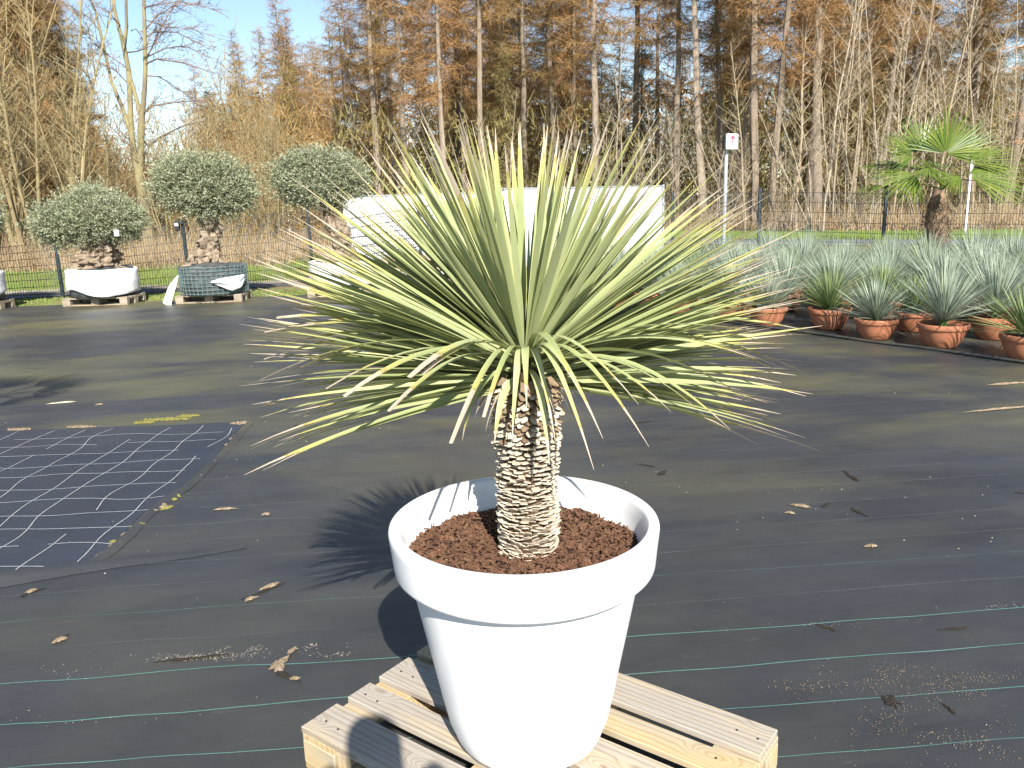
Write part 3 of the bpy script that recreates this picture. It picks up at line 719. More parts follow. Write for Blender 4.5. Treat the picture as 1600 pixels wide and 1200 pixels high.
def leaf_geo(path, sides, wd, tipf, rv, fold=.22, blunt=False):
    """one blade: list of points, a sideways vector at each point"""
    v, f, ua, ub = [], [], [], []
    n = len(path) - 1
    for j in range(n + 1):
        u = j / n
        k_ = 1.0 if u < .5 else 1 - .62 * ((u - .5) / .36) if u < .86 else max(.05, .38 * (1 - (u - .86) / .14))
        if blunt: k_ = 1.0 if u < .68 else 1 - .42 * ((u - .68) / .32)
        wj = wd * (min(1, .62 + u * 1.6) if u < .3 else 1.0) * k_
        t = (path[min(j + 1, n)] - path[max(j - 1, 0)]).normalized(); s = sides[j]; s = (s - t * s.dot(t)).normalized(); nn = s.cross(t)
        v += [path[j] - s * wj * .5 + nn * wj * fold * .5, path[j] - nn * wj * .03, path[j] + s * wj * .5 + nn * wj * fold * .5]
        ua += [(u, tipf)] * 3; ub += [(0, rv), (.5, rv), (1, rv)]
    for j in range(n):
        a = 3 * j; f += [(a, a + 1, a + 4, a + 3), (a + 1, a + 2, a + 5, a + 4)]
    return v, f, ua, ub
def leaf_mesh(geos, name, mat):
    V, F_, A_, B_ = [], [], [], []
    for v, f, a, b in geos:
        k0 = len(V); V += [tuple(p) for p in v]; F_ += [tuple(k0 + i for i in q) for q in f]; A_ += a; B_ += b
    me = bpy.data.meshes.new(name); me.from_pydata(V, [], F_); me.materials.append(MATS[mat])
    for nm, dat in (('along', A_), ('across', B_)):
        uv = me.uv_layers.new(name=nm); li = [0] * len(me.loops); me.loops.foreach_get('vertex_index', li)
        uv.data.foreach_set('uv', [c for i in li for c in dat[i]])
    me.polygons.foreach_set('use_smooth', [True] * len(me.polygons)); me.update(); return me
HEAD = Vector((.006, 0, Z1 + .02 - Z0))
def side_for(d, twist):
    s = d.cross(Vector((0, 0, 1)))
    if s.length < .15: s = Vector((1, 0, 0)) if rnd() < .5 else Vector((.7, .7, 0))
    s.normalize(); return Matrix.Rotation(twist, 3, d) @ s
def make_leaf(d, ln, droop, wd, tipf, twist, n=10, kink=None):
    d = d.normalized(); p = HEAD + Vector((d.x * .036, d.y * .036, -.045 + .095 * max(0, min(1, d.z * 1.2)) + U(-.015, .015))); pth = [p.copy()]; cur = d.copy(); sides = [side_for(d, twist)]
    for j in range(n):
        hz = math.hypot(cur.x, cur.y); u = (j + .5) / n
        cur = (cur + Vector((0, 0, -droop * hz * (0.4 + 1.4 * u) / n))).normalized()
        if kink and j == kink: cur = (cur + Vector((0, 0, -.9))).normalized()
        p = p + cur * (ln / n); pth.append(p.copy()); sides.append(side_for(cur, twist * (1 - .3 * u)) if hz > .25 else sides[-1])
    return leaf_geo(pth, sides, wd, tipf, rnd())
def bez_leaf(tip_w, d0, reach, wd, tipf, twist, n=10, blunt=False, lowstart=True):
    p0 = HEAD + Vector((d0.x, d0.y, 0)).normalized() * .034 + Vector((0, 0, (-.045 + .09 * max(0, min(1, d0.normalized().z))) if lowstart else 0));  p2 = tip_w - Vector((TXX, TYY, Z0)); ch = (p2 - p0).length
    p1 = p0 + d0.normalized() * ch * reach; pth = []; sides = []
    for j in range(n + 1):
        u = j / n; pth.append(p0 * (1 - u) ** 2 + p1 * 2 * u * (1 - u) + p2 * u * u)
    for j in range(n + 1):
        t = (pth[min(j + 1, n)] - pth[max(j - 1, 0)]).normalized(); s = t.cross(Vector((0, 0, 1)))
        s = s.normalized() if s.length > .2 else (sides[-1] if sides else Vector((1, 0, 0))); sides.append(s)
    sides = [Matrix.Rotation(twist, 3, (pth[min(j + 1, n)] - pth[max(j - 1, 0)]).normalized()) @ s for j, s in enumerate(sides)]
    return leaf_geo(pth, sides, wd, tipf, rnd(), .22, blunt)
geos = []
# blades whose tips can be followed in the photograph: (tip x, tip y, distance), arch, width, dryness
hero = [(405, 595, 1.98, .5), (412, 562, 2.2, .4), (413, 520, 2.1, .4), (432, 497, 2.15, .35), (436, 484, 2.3, .3), (455, 474, 2.4, .3), (510, 608, 1.9, .55), (538, 620, 1.85, .6), (608, 643, 1.8, .62), (705, 693, 1.82, .75), (756, 652, 1.8, .7), (440, 540, 2.2, .4), (450, 512, 2.25, .4), (470, 575, 2.2, .5), (640, 590, 1.7, .6), (660, 585, 1.75, .6),
        (465, 395, 2.3, .2), (483, 360, 2.25, .2), (487, 316, 2.4, .2), (520, 295, 2.3, .1), (545, 335, 2.5, .1), (492, 380, 2.1, .2), (470, 420, 2.4, .25), (560, 238, 2.2, .05), (582, 246, 2.4, .05), (575, 277, 2.1, .05), (602, 220, 2.2, 0), (614, 213, 2.35, 0), (627, 225, 2.5, 0), (635, 203, 2.2, 0), (650, 205, 2.4, 0), (657, 197, 2.1, 0), (700, 205, 2.3, 0), (718, 212, 2.5, 0), (727, 195, 2.2, 0), (750, 200, 2.4, 0), (774, 200, 2.15, 0), (800, 215, 2.4, 0), (810, 205, 2.2, 0), (850, 192, 2.2, 0),
        (873, 205, 2.4, 0), (912, 188, 2.25, 0), (938, 205, 2.4, 0), (975, 190, 2.2, 0), (985, 222, 2.4, 0), (1008, 200, 2.1, 0), (1030, 195, 2.3, 0), (1037, 229, 2.2, 0), (1028, 250, 2.0, 0), (1080, 254, 2.3, .03), (1110, 253, 2.2, .03), (1088, 325, 2.4, .1), (1145, 320, 2.2, .1), (1176, 321, 2.3, .1), (1140, 362, 2.1, .1), (1225, 380, 2.2, .25), (1215, 400, 2.35, .25), (1232, 440, 2.2, .3), (1222, 475, 2.1, .35), (1230, 455, 2.3, .3), (1245, 513, 2.15, .4), (1230, 490, 2.3, .4), (1240, 547, 2.05, .45), (1222, 575, 2.0, .5), (1268, 588, 2.1, .5), (1238, 592, 2.2, .5), (1195, 641, 1.9, .55), (1140, 670, 1.9, .6), (1107, 655, 2.0, .6), (1048, 643, 1.85, .6), (1014, 698, 1.85, .7), (998, 632, 1.75, .75), (928, 734, 1.78, .75), (942, 685, 1.78, .75), (905, 612, 1.7, .8), (823, 640, 1.90, .9), (800, 690, 1.95, .9), (868, 690, 1.86, .8), (1190, 520, 1.9, .4), (1180, 560, 1.95, .45), (1200, 505, 2.4, .4), (1170, 545, 2.35, .4)]
for (px, py, Yd, arch) in hero:
    tip = D(px, py, Yd); v = tip - (Vector((TXX, TYY, Z0)) + HEAD); hz = Vector((v.x, v.y, 0)); up_ = .25 + arch * 1.2
    d0 = v.normalized() + Vector((0, 0, arch * (1.2 if arch < .65 else 2.2)))
    reach = .5 if arch < .65 else .42
    geos.append((bez_leaf(tip, d0, reach, U(.025, .032) if (px > 1000 and py > 470) else U(.019, .026) if arch < .65 else U(.014, .021), 1 - U(.08, .24) if arch > .3 and px < 800 else 1 - U(.05, .17), U(-.5, .5) if arch < .6 else U(-.25, .25), 11, arch >= .3 and px < 770), 1))
# the rest of the crown
cnt = 0; i = 0
while cnt < 600:
    i += 1
    el = math.asin(U(-.20, .99)); az = U(0, 2 * math.pi)
    if rnd() < .46: az = (0 if rnd() < .5 else math.pi) + random.gauss(0, .42); el = random.gauss(.24, .30)
    if el < -.24 or el > 1.5: continue
    d = Vector((math.cos(az) * math.cos(el), math.sin(az) * math.cos(el), math.sin(el)))
    front = -math.sin(az)
    if front > .30 and el < R(48) and rnd() < .96: continue
    if front > .15 and el < R(22): continue
    if front > -.1 and el < R(8) and rnd() < .4: continue
    if front > .5 and rnd() < .45: continue
    if math.cos(az) < -.45 and el < .45 and rnd() < .25: continue
    ln = (.56 + .18 * math.cos(el)) * U(.84, 1.06); low = max(0, .35 - el)
    geos.append((make_leaf(d, ln, U(.0, .2) + low * U(.05, .6), U(.0135, .021), 1 - (U(.06, .18) if rnd() < .85 else U(.15, .35)), U(-.9, .9), 10), 0)); cnt += 1
# a few creased or snapped blades and hanging dead ones around the neck
for k in range(16):
    az = U(0, 6.28); d = Vector((math.cos(az), math.sin(az), U(-.25, .15)))
    geos.append((make_leaf(d, U(.10, .2), U(1.5, 3.2), U(.010, .016), U(.1, .5), U(-.8, .8), 7), 0))
for k in range(3):
    az = U(3.6, 5.8); d = Vector((math.cos(az), math.sin(az), .25))
    geos.append((make_leaf(d, U(.22, .34), U(2.6, 3.6), U(.017, .021), U(.75, .9), U(-.3, .3), 10), 0))
geos.sort(key=lambda g: -g[1])
for g, _ in geos[:300]: link('leaf', leaf_mesh([g], 'leaf', 'yucca_leaf'), yu)
tag(link('leaf_cluster', leaf_mesh([g for g, _ in geos[300:]], 'leaf_cluster', 'yucca_leaf'), yu), kind='stuff')

# ================================================================== POTTED YUCCAS ON THE RIGHT
def pot_profile(): return [(.02, 0), (.125, 0), (.135, .006), (.152, .025), (.190, .09), (.216, .16), (.225, .196), (.228, .20), (.240, .203), (.243, .21), (.246, .245), (.242, .255), (.232, .257), (.224, .250), (.216, .22), (.205, .20), (.02, .20)]
mb = MB(); mb.lathe(pot_profile(), 32); POT = mb.mesh('pot', 'terracotta', True)
mb = MB(); mb.lathe([(.001, .236), (.1, .232), (.215, .222)], 20); PSOIL = mb.mesh('soil', 'pot_soil', True)
def rosette(n, ln, wd, upb, stem, seed):
    random.seed(seed); mb = MB()
    for i in range(n):
        el = math.asin(min(.999, U(.66, 1.0) if rnd() < .72 else U(.25, .66))); az = U(0, 6.28); d = Vector((math.cos(az) * math.cos(el), math.sin(az) * math.cos(el), math.sin(el)))
        p = Vector((d.x * .02, d.y * .02, .25 + stem * .6)); s = side_for(d, U(-.7, .7)); L_ = ln * U(.8, 1.1); cur = d.copy(); k0 = len(mb.v); nseg = 3
        for j in range(nseg + 1):
            u = j / nseg; w_ = wd * (.8 if u == 0 else 1 if u < .6 else .75 if u < .9 else .06)
            mb.v += [tuple(p - s * w_ * .5), tuple(p + s * w_ * .5)]
            cur = (cur + Vector((0, 0, -.10 * math.hypot(cur.x, cur.y)))).normalized(); p = p + cur * (L_ / nseg)
        for j in range(nseg): a = k0 + 2 * j; mb.f.append((a, a + 1, a + 3, a + 2))
    return mb
def neck(stem):
    mb = MB()
    for j in range(60):
        a = U(0, 6.28); z_ = .225 + U(0, .05 + stem * .7); r_ = .05 + .012 * rnd(); d = Vector((math.cos(a), math.sin(a), .6))
        mb.blade((r_ * .5 * d.x, r_ * .5 * d.y, z_), (d.x * (r_ + .03), d.y * (r_ + .03), z_ + .035), .010, Vector((0, 0, 1)))
    mb.tube([(0, 0, .20), (0, 0, .275 + stem * .75)], .045, 10); return mb
ROS = [rosette(340, .64, .0105, True, .03, 11).mesh('leaf_rosette', 'blue_leaf'), rosette(360, .66, .010, True, .06, 12).mesh('leaf_rosette', 'blue_leaf'), rosette(320, .60, .010, True, .02, 13).mesh('leaf_rosette', 'green_leaf'), rosette(340, .64, .0105, True, .10, 14).mesh('leaf_rosette', 'blue_leaf')]
NECK = [neck(s).mesh('neck', 'green_leaf') for s in (.03, .06, .02, .10)]
random.seed(21)
spots = []
n1 = Vector((.818, .575, 0)); t1 = Vector((-.575, .818, 0)); base = Vector((4.62, 8.58, 0))
front_row = [(4.98 + .10, 7.90), (4.64, 8.66), (4.19, 9.26), (3.98 - .02, 10.05), (3.32, 10.45)]
for p in front_row: spots.append(Vector((*p, 0)))
for p in [(5.42, 9.05), (4.84, 9.72), (4.25, 10.75)]: spots.append(Vector((*p, 0)))
for r_ in range(0, 11):
    for k in range(-6, 13):
        if r_ == 0 and k < 3: continue
        if r_ == 1 and k < 4 and k > -1: continue
        p = base + n1 * (r_ * .64) + t1 * (k * .74 + (.37 if r_ % 2 else 0)) + Vector((U(-.1, .1), U(-.1, .1), 0))
        b = p.x / p.y
        if b < .12 or b > .70 or p.y > 15.8: continue
        if min((p - q).length for q in spots) < .52: continue
        if (p - Vector((8.02, 15.5, 0))).length < .7: continue
        spots.append(p)
for i, p in enumerate(spots):
    k = [2, 0, 0, 2, 0, 1, 2, 3][i] if i < 8 else random.choice([0, 1, 1, 3, 0, 2])
    if i == 1: lab, g = 'blue-green potted yucca with a white label on its terracotta rim', None
    elif k == 2: lab, g = 'grass-green potted yucca in a terracotta bowl among blue ones', 'green yuccas in terracotta bowls'
    else: lab, g = 'blue-green potted yucca in a terracotta bowl in the massed bed', 'blue yuccas in terracotta bowls'
    t = thing('potted_yucca', lab, 'potted plant', (p.x, p.y, .013), U(0, 6.28) if i != 1 else 0, g)
    s_ = U(.88, 1.06); t.scale = (s_, s_, s_)
    link('pot', POT, t).scale = (1.08, 1.08, 1.04); link('soil', PSOIL, t); link('neck', NECK[k], t); o = link('leaf_rosette', ROS[k], t); o.scale = (1, 1, U(.92, 1.12))
    if i == 1:
        mb = MB(); mb.box((0.03, -.249, .232), (.085, .004, .04)); mb.build('plant_label', 'white_paint', t)

# ================================================================== FAN PALM
def fan(mb, hub, mid, nrm, rad, arc, n=30, droop=.07):
    mid = (mid - nrm * mid.dot(nrm)).normalized(); sd_ = nrm.cross(mid).normalized()
    for i in range(n):
        f = (i + .5) / n * 2 - 1; a = f * arc * .5; d = mid * math.cos(a) + sd_ * math.sin(a); r_ = rad * (1 - .22 * abs(f) ** 2) * U(.82, 1.06)
        c = nrm * (.02 if i % 2 else -.02); q = sd_ * math.cos(a) - mid * math.sin(a)
        k0 = len(mb.v); seg = 4
        for j in range(seg + 1):
            u = .06 + .94 * j / seg; w_ = rad * math.tan(arc / n * .5) * min(u, .42) * 1.05 * (1 if u < .45 else max(.05, ((1 - u) / .55) ** .8))
            p = hub + d * (r_ * u) + c * u * .8 + Vector((0, 0, -droop * rad * u ** 3)) - nrm * (abs(f) * .10 * rad * u)
            ctr_ = p + nrm * (-.35 * w_)
            mb.v += [tuple(p - q * w_), tuple(ctr_), tuple(p + q * w_)]
        for j in range(seg):
            a0 = k0 + 3 * j; mb.f += [(a0, a0 + 1, a0 + 4, a0 + 3), (a0 + 1, a0 + 2, a0 + 5, a0 + 4)]
PALM = Vector((8.02, 15.5, 0))
def make_palm(label, base, fans, crown, ht, rw_):
    t = thing('fan_palm', label, 'palm', base)
    mb = MB(); mb.tube([(U(-.02, .02), U(-.02, .02), ht * j / 8 - .02) for j in range(9)], [rw_ * q_ for q_ in (.80, .84, .78, .86, .80, .88, .82, .70, .36)], 14); mb.build('trunk', 'palm_fibre', t, True)
    mb = MB()
    for j in range(3400):
        z_ = U(.02, ht + .03); a = U(0, 6.28); r_ = rw_ * U(.78, .92) * (1 if z_ < ht * .82 else max(.3, 1 - (z_ - ht * .82) / (ht * .26))); d = Vector((math.cos(a), math.sin(a), 0)); l_ = U(.05, .14) * rw_ / .2
        mb.blade(d * r_ + Vector((0, 0, z_)), d * (r_ + l_ * .45) + Vector((U(-.04, .04), U(-.04, .04), z_ + U(-.09, .06))), .006, Vector((0, 0, 1)))
    tag(mb.build('trunk_fibre', 'palm_fibre', t), kind='stuff')
    mb = MB(); mb.lathe([(.02, .30), (.16, .25), (.21, .02), (.2, 0), (.02, 0)], 20); mb.build('pot', 'black_plastic', t, True, (0, 0, 0))
    t.children[-1].scale = (1.3, 1.3, .9)
    for (hub, mid, nrm, rad, arc) in fans:
        mb = MB(); fan(mb, Vector((0, 0, 0)), mid.normalized(), nrm.normalized(), rad * 1.3, arc, 28); lf = mb.build('fan_leaf', 'palm_leaf', t, False, hub)
        m2 = MB(); s0 = crown + Vector((U(-.04, .04), U(-.04, .04), U(-.08, .04))); m1 = (s0 + hub) * .5 + Vector((0, 0, .10)); m2.tube([s0 - hub, m1 - hub, Vector((0, 0, 0)) + mid.normalized() * .05], [.016, .011, .007], 5); m2.build('stalk', 'palm_leaf', lf)
    return t
def hubp(px, py, dy): return D(px, py, 15.5 + dy) - PALM
V3 = Vector
fans = [(hubp(1478, 240, -.25), V3((.25, -.25, 1)), V3((0, -1, -.1)), .72, 3.3), (hubp(1440, 236, .1), V3((-.3, .1, 1)), V3((.1, -1, .2)), .62, 2.8), (hubp(1428, 246, -.1), V3((-1, -.2, .75)), V3((.5, -.8, .7)), .62, 2.2),
        (hubp(1510, 254, -.1), V3((1, -.1, .30)), V3((-.25, -.5, .85)), .85, 1.7), (hubp(1513, 273, -.35), V3((1, -.35, .18)), V3((-.1, -.6, .8)), .92, 2.1), (hubp(1532, 283, .1), V3((1, .1, -.12)), V3((.1, -.5, .85)), .80, 1.5),
        (hubp(1430, 271, -.45), V3((-1, -.4, -.08)), V3((-.15, -.6, .8)), .68, 2.4), (hubp(1412, 256, .1), V3((-1, .1, .03)), V3((-.05, -.25, 1)), .72, 1.5), (hubp(1392, 291, .0), V3((-1, -.1, -.05)), V3((-.1, -.45, .9)), .55, 1.7),
        (hubp(1500, 274, -.5), V3((-.6, -.6, -.18)), V3((.1, -.6, .75)), .50, 1.3), (hubp(1465, 262, .5), V3((.1, 1, .25)), V3((0, -.3, 1)), .7, 2.6), (hubp(1452, 262, -.5), V3((-.2, -1, .05)), V3((0, -.3, .95)), .55, 2.2), (hubp(1500, 240, .4), V3((.7, .4, .7)), V3((-.4, -.6, .5)), .65, 2.4), (hubp(1420, 262, .4), V3((-.8, .6, .3)), V3((0, -.4, 1)), .66, 2.2)]
make_palm('fan palm with shaggy brown trunk behind the potted yuccas', PALM, fans, V3((.06, 0, 1.72)), 1.66, .225)

# a second palm just out of view on the left, whose shadow lies on the fabric
P2 = Vector((-4.40, 5.05, 0)); f2 = []
for k in range(11):
    a = k * 2.4; d = V3((math.cos(a), math.sin(a), .35 + .5 * rnd())); f2.append((V3((d.x * .36, d.y * .36, 1.9 + d.z * .25)), d, V3((-d.x * .5, -d.y * .5, 1)), .45, 2.0))
make_palm('small fan palm standing on the black fabric beyond the string grid', P2, f2, V3((0, 0, 1.82)), 1.78, .08)

# ================================================================== OLIVE TREES ON PALLETS
def olive(label, base, pallet_label, ball_r, ball_h, trunk, blobs, wrap, seed, lean=0):
    random.seed(seed)
    make_pallet(pallet_label, (base[0] - .6, base[1] - .4, 0), R(U(-2, 6)), ('wood_old', 'wood_old'), None, False)
    t = thing('olive_tree', label, 'olive tree', (base[0], base[1], .144))
    def lump(r, z, a):
        k = 1 + .06 * noise.noise(Vector((math.cos(a) * 1.6, math.sin(a) * 1.6, z * 3 + seed))) + .012 * noise.noise(Vector((math.cos(a) * 9, math.sin(a) * 9, z * 9 + seed)))
        sag = .04 * noise.noise(Vector((math.cos(a) * 1.3, math.sin(a) * 1.3, seed * 2)))
        return r * k, z + (sag if z > .1 else 0)
    pr = [(ball_r * .86, 0), (ball_r * .96, .06), (ball_r, .2), (ball_r * .99, ball_h * .75), (ball_r * .97, ball_h), (ball_r * .8, ball_h * 1.02), (.05, ball_h + .08)]
    mb = MB(); mb.lathe(pr, 40, fn=lump); mb.build('root_ball', 'root_wrap_black', t, True)
    if wrap == 'white':
        mb = MB(); n = 64; rows = 9
        for j in range(rows):
            f = j / (rows - 1)
            for i in range(n):
                a = 2 * math.pi * i / n
                low = ball_h * (.14 + .22 * noise.noise(Vector((math.cos(a) * 1.2 + seed, math.sin(a) * 1.2, 1))) + .25 * max(0, math.sin(a * 1.0 + 2.0 + seed) * .6))
                low = max(.01, low); z_ = ball_h * 1.03 + (low - ball_h * 1.03) * f
                r_ = lump(ball_r, z_ * .9, a)[0] * 1.025 + .008 * noise.noise(Vector((a * 5, z_ * 9, seed))) + .006
                mb.v.append((r_ * math.cos(a), r_ * math.sin(a), z_ + (.04 * noise.noise(Vector((math.cos(a) * 1.3, math.sin(a) * 1.3, seed * 2))))))
        for j in range(rows - 1):
            for i in range(n): a = j * n + i; b = j * n + (i + 1) % n; mb.f.append((a, b, b + n, a + n))
        o = mb.build('fleece_wrap', 'root_wrap_white', t, True); sm = o.modifiers.new('thick', 'SOLIDIFY'); sm.thickness = .006
    else:
        mb = MB()
        for k in range(8):
            z_ = .04 + k * (ball_h - .05) / 7; mb.tube([(lump(ball_r * 1.02, z_, a_)[0] * math.cos(a_), lump(ball_r * 1.02, z_, a_)[0] * math.sin(a_), z_) for a_ in [i * 2 * math.pi / 40 for i in range(41)]], .006, 4, False)
        for i in range(44):
            a_ = 2 * math.pi * i / 44; mb.tube([(lump(ball_r * 1.02, z_, a_)[0] * math.cos(a_), lump(ball_r * 1.02, z_, a_)[0] * math.sin(a_), z_) for z_ in (.02, ball_h * .5, ball_h)], .006, 4, False)
        mb.build('wire_basket', 'wire_green', t)
        # torn fleece scraps: one trailing to the ground on the left, one tied on the right
        for (pts_, wds) in (([(-.55, -.28, .36), (-.62, -.36, .22), (-.66, -.44, .06), (-.70, -.52, -.10), (-.66, -.58, -.138)], [.05, .13, .17, .16, .10]), ([(.18, -.63, .26), (.34, -.57, .24), (.48, -.48, .20), (.60, -.36, .23), (.64, -.2, .30)], [.05, .16, .26, .24, .10])):
            mb = MB(); n = 7
            for j, (p, w_) in enumerate(zip(pts_, wds)):
                for i in range(n):
                    f = i / (n - 1) - .5; vert = pts_[0][0] > 0
                    o_ = Vector((0, 0, f * w_)) if vert else Vector((f * w_, -f * w_ * .3, 0))
                    mb.v.append(tuple(Vector(p) + o_ + Vector((U(-.015, .015), -.03 * math.cos(f * 9) + U(-.015, .015), 0))))
            for j in range(len(pts_) - 1):
                for i in range(n - 1): a = j * n + i; mb.f.append((a, a + 1, a + n + 1, a + n))
            o = mb.build('fleece_scrap', 'root_wrap_white', t, True); sm = o.modifiers.new('thick', 'SOLIDIFY'); sm.thickness = .008
    # gnarled trunk: displaced tube with burls
    mb = MB(); n = 44; pth, rad = trunk; rows = 56; k0 = 0
    def at(f):
        x = f * (len(pth) - 1); i = min(int(x), len(pth) - 2); return Vector(pth[i]).lerp(Vector(pth[i + 1]), x - i), rad[i] + (rad[i + 1] - rad[i]) * (x - i)
    for j in range(rows):
        p, r_ = at(j / (rows - 1))
        for i in range(n):
            a = 2 * math.pi * i / n; d = Vector((math.cos(a), math.sin(a), 0)); q = p + d * r_
            k = 1 + .60 * noise.noise(Vector((q.x * 6, q.y * 6, q.z * 5 + seed))) + .50 * noise.noise(Vector((q.x * 14, q.y * 14, q.z * 11 + seed))) + .22 * noise.noise(Vector((q.x * 34, q.y * 34, q.z * 20 + seed))) + .12 * math.sin(a * 5 + q.z * 6)
            mb.v.append(tuple(p + d * r_ * max(.35, k) + Vector((0, 0, .02 * noise.noise(q * 12)))))
    for j in range(rows - 1):
        for i in range(n): a = j * n + i; b = j * n + (i + 1) % n; mb.f.append((a, b, b + n, a + n))
    mb.f.append(tuple((rows - 1) * n + i for i in range(n)))
    mb.build('trunk', 'olive_bark', t, True)
    topp = Vector(pth[-1]); mb = MB()
    for (c, r_) in blobs:
        c = Vector(c); m_ = topp.lerp(c, .5) + Vector((U(-.05, .05), U(-.05, .05), .03))
        mb.tube([topp - Vector((0, 0, .12)), m_, c], [.06, .035, .012], 6, wob=.3)
        for k in range(5):
            e = c + Vector((U(-1, 1) * r_[0], U(-1, 1) * r_[1], U(-.8, .9) * r_[2])) * .7; mb.tube([m_, (m_ + e) * .5 + Vector((0, 0, .05)), e], [.018, .012, .005], 4)
    mb.build('limbs', 'olive_bark', t, True)
    mb = MB(); cc = sum((Vector(c) for c, _ in blobs), Vector()) / len(blobs)
    for (c, r_) in blobs:
        c = cc + (Vector(c) - cc) * .86; r_ = tuple(q * .80 for q in r_); vol = (r_[0] * r_[1] * r_[2]) ** (1 / 3); nt_ = int(860 * vol * vol / .09)
        for k in range(nt_):
            d = Vector((random.gauss(0, 1), random.gauss(0, 1), random.gauss(0, 1))).normalized(); f = U(.35, 1.0) ** .6
            bumpy = 1 + .42 * noise.noise(Vector((d.x * 2.6 + c.x, d.y * 2.6, d.z * 2.6 + seed))) + .14 * noise.noise(Vector((d.x * 8, d.y * 8, d.z * 8 + seed)))
            p = c + Vector((d.x * r_[0], d.y * r_[1], d.z * r_[2])) * f * bumpy
            g = (d + Vector((U(-.7, .7), U(-.7, .7), U(-.1, .9)))).normalized(); l_ = U(.12, .30) * (1.6 if rnd() < .15 else 1)
            for m_ in range(9):
                u = (m_ + .5) / 9; q = p + g * l_ * u; ld = (g * .7 + Vector((U(-1, 1), U(-1, 1), U(-.6, .9)))).normalized(); s_ = ld.cross(Vector((U(-1, 1), U(-1, 1), U(-1, 1)))).normalized(); ll = U(.04, .075); ww = .0085
                mb.quad(q, q + ld * ll * .5 + s_ * ww, q + ld * ll, q + ld * ll * .5 - s_ * ww)
    mb.build('crown', 'olive_leaf', t)
    return t
B1 = G(148, 478); B2 = G(325, 474); B3 = G(530, 464); B0 = Vector((-9.9, 14.6, 0))
def loc_on(B, px, py, dy=0): p = D(px, py, B.y + .45 + dy); return (p.x - B.x, p.y - B.y - .45 + .0, p.z - .144)
def sh(B): return (B.x, B.y + .42)
o1 = olive('wide low olive tree whose root ball is wrapped in white fleece, stump broad', sh(B1), 'wooden pallet under the wide low olive tree', .60, .50,
      ([(-.05, 0, .45), (-.05, 0, .62), (-.02, 0, .80), (0, 0, .98), (.02, 0, 1.1)], [.42, .34, .27, .26, .22]),
      [((-.52, 0, 1.36), (.60, .55, .36)), ((.10, .05, 1.52), (.55, .55, .42)), ((.52, 0, 1.36), (.50, .5, .36)), ((0, -.25, 1.3), (.62, .4, .30)), ((-.95, .1, 1.22), (.34, .3, .26)), ((-.05, .1, 1.72), (.36, .35, .26))], 'white', 3)
o2 = olive('tall olive tree with twisted trunk in a black wire basket', sh(B2), 'wooden pallet under the olive tree in the wire basket', .60, .52,
      ([(-.12, 0, .45), (-.10, 0, .68), (-.02, 0, .86), (.02, 0, 1.05), (0, 0, 1.22), (.03, 0, 1.40)], [.36, .25, .20, .19, .19, .16]),
      [((-.45, 0, 1.92), (.50, .5, .42)), ((.25, .05, 1.98), (.58, .55, .46)), ((.1, -.2, 1.68), (.5, .4, .30)), ((-.2, 0, 2.15), (.55, .5, .34)), ((.62, .1, 1.76), (.36, .36, .34)), ((-.62, .1, 2.1), (.30, .3, .3))], 'wire', 5)
o3 = olive('dense dark green olive tree in white fleece beside the pallet stack', sh(B3), 'wooden pallet under the dense dark green olive tree', .60, .50,
      ([(.0, 0, .45), (.02, 0, .70), (.04, 0, .95), (-.02, 0, 1.2), (-.08, 0, 1.42), (-.12, 0, 1.6)], [.34, .22, .18, .17, .16, .15]),
      [((-.72, 0, 1.98), (.50, .5, .42)), ((-.18, .05, 2.06), (.62, .55, .48)), ((.25, 0, 1.94), (.45, .45, .36)), ((-.35, -.25, 1.80), (.55, .4, .30)), ((-.4, 0, 2.22), (.6, .5, .32))], 'white', 9)
o0 = olive('round olive tree beside the wide low one, cut by no fleece scraps', (B0.x, B0.y + .4), 'wooden pallet under the round olive tree next to the wide low one', .6, .5,
      ([(0, 0, .45), (0, 0, .7), (.02, 0, 1.0), (0, 0, 1.2)], [.35, .25, .2, .17]), [((0, 0, 1.75), (.75, .6, .5)), ((.35, 0, 1.5), (.5, .5, .4)), ((-.4, 0, 1.5), (.5, .5, .4))], 'white', 12)
o0['label'] = 'round olive tree next to the wide low one along the fence'
random.seed(77)
# small white tag on the wide olive, small box on the second fence post
p = D(182, 364, 14.95); mb = MB(); mb.box((0, 0, 0), (.085, .006, .11)); tg = mb.build('plant_tag', 'white_paint', o1, False, (p.x - o1.location.x, p.y - o1.location.y, p.z - .144))
p = D(277, 353, 17.9); t = thing('meter_box', 'small grey box fixed to a dark fence post beside the basket olive', 'box', p)
mb = MB(); mb.box((0, 0, 0), (.10, .08, .20)); bevel(mb.build('housing', 'black_plastic', t), .01); mb = MB(); mb.box((0, -.043, .03), (.075, .008, .06)); mb.build('cover', 'white_paint', t); mb = MB(); mb.box((.075, .0, .06), (.075, .03, .03)); mb.build('bracket', 'fence_metal', t)

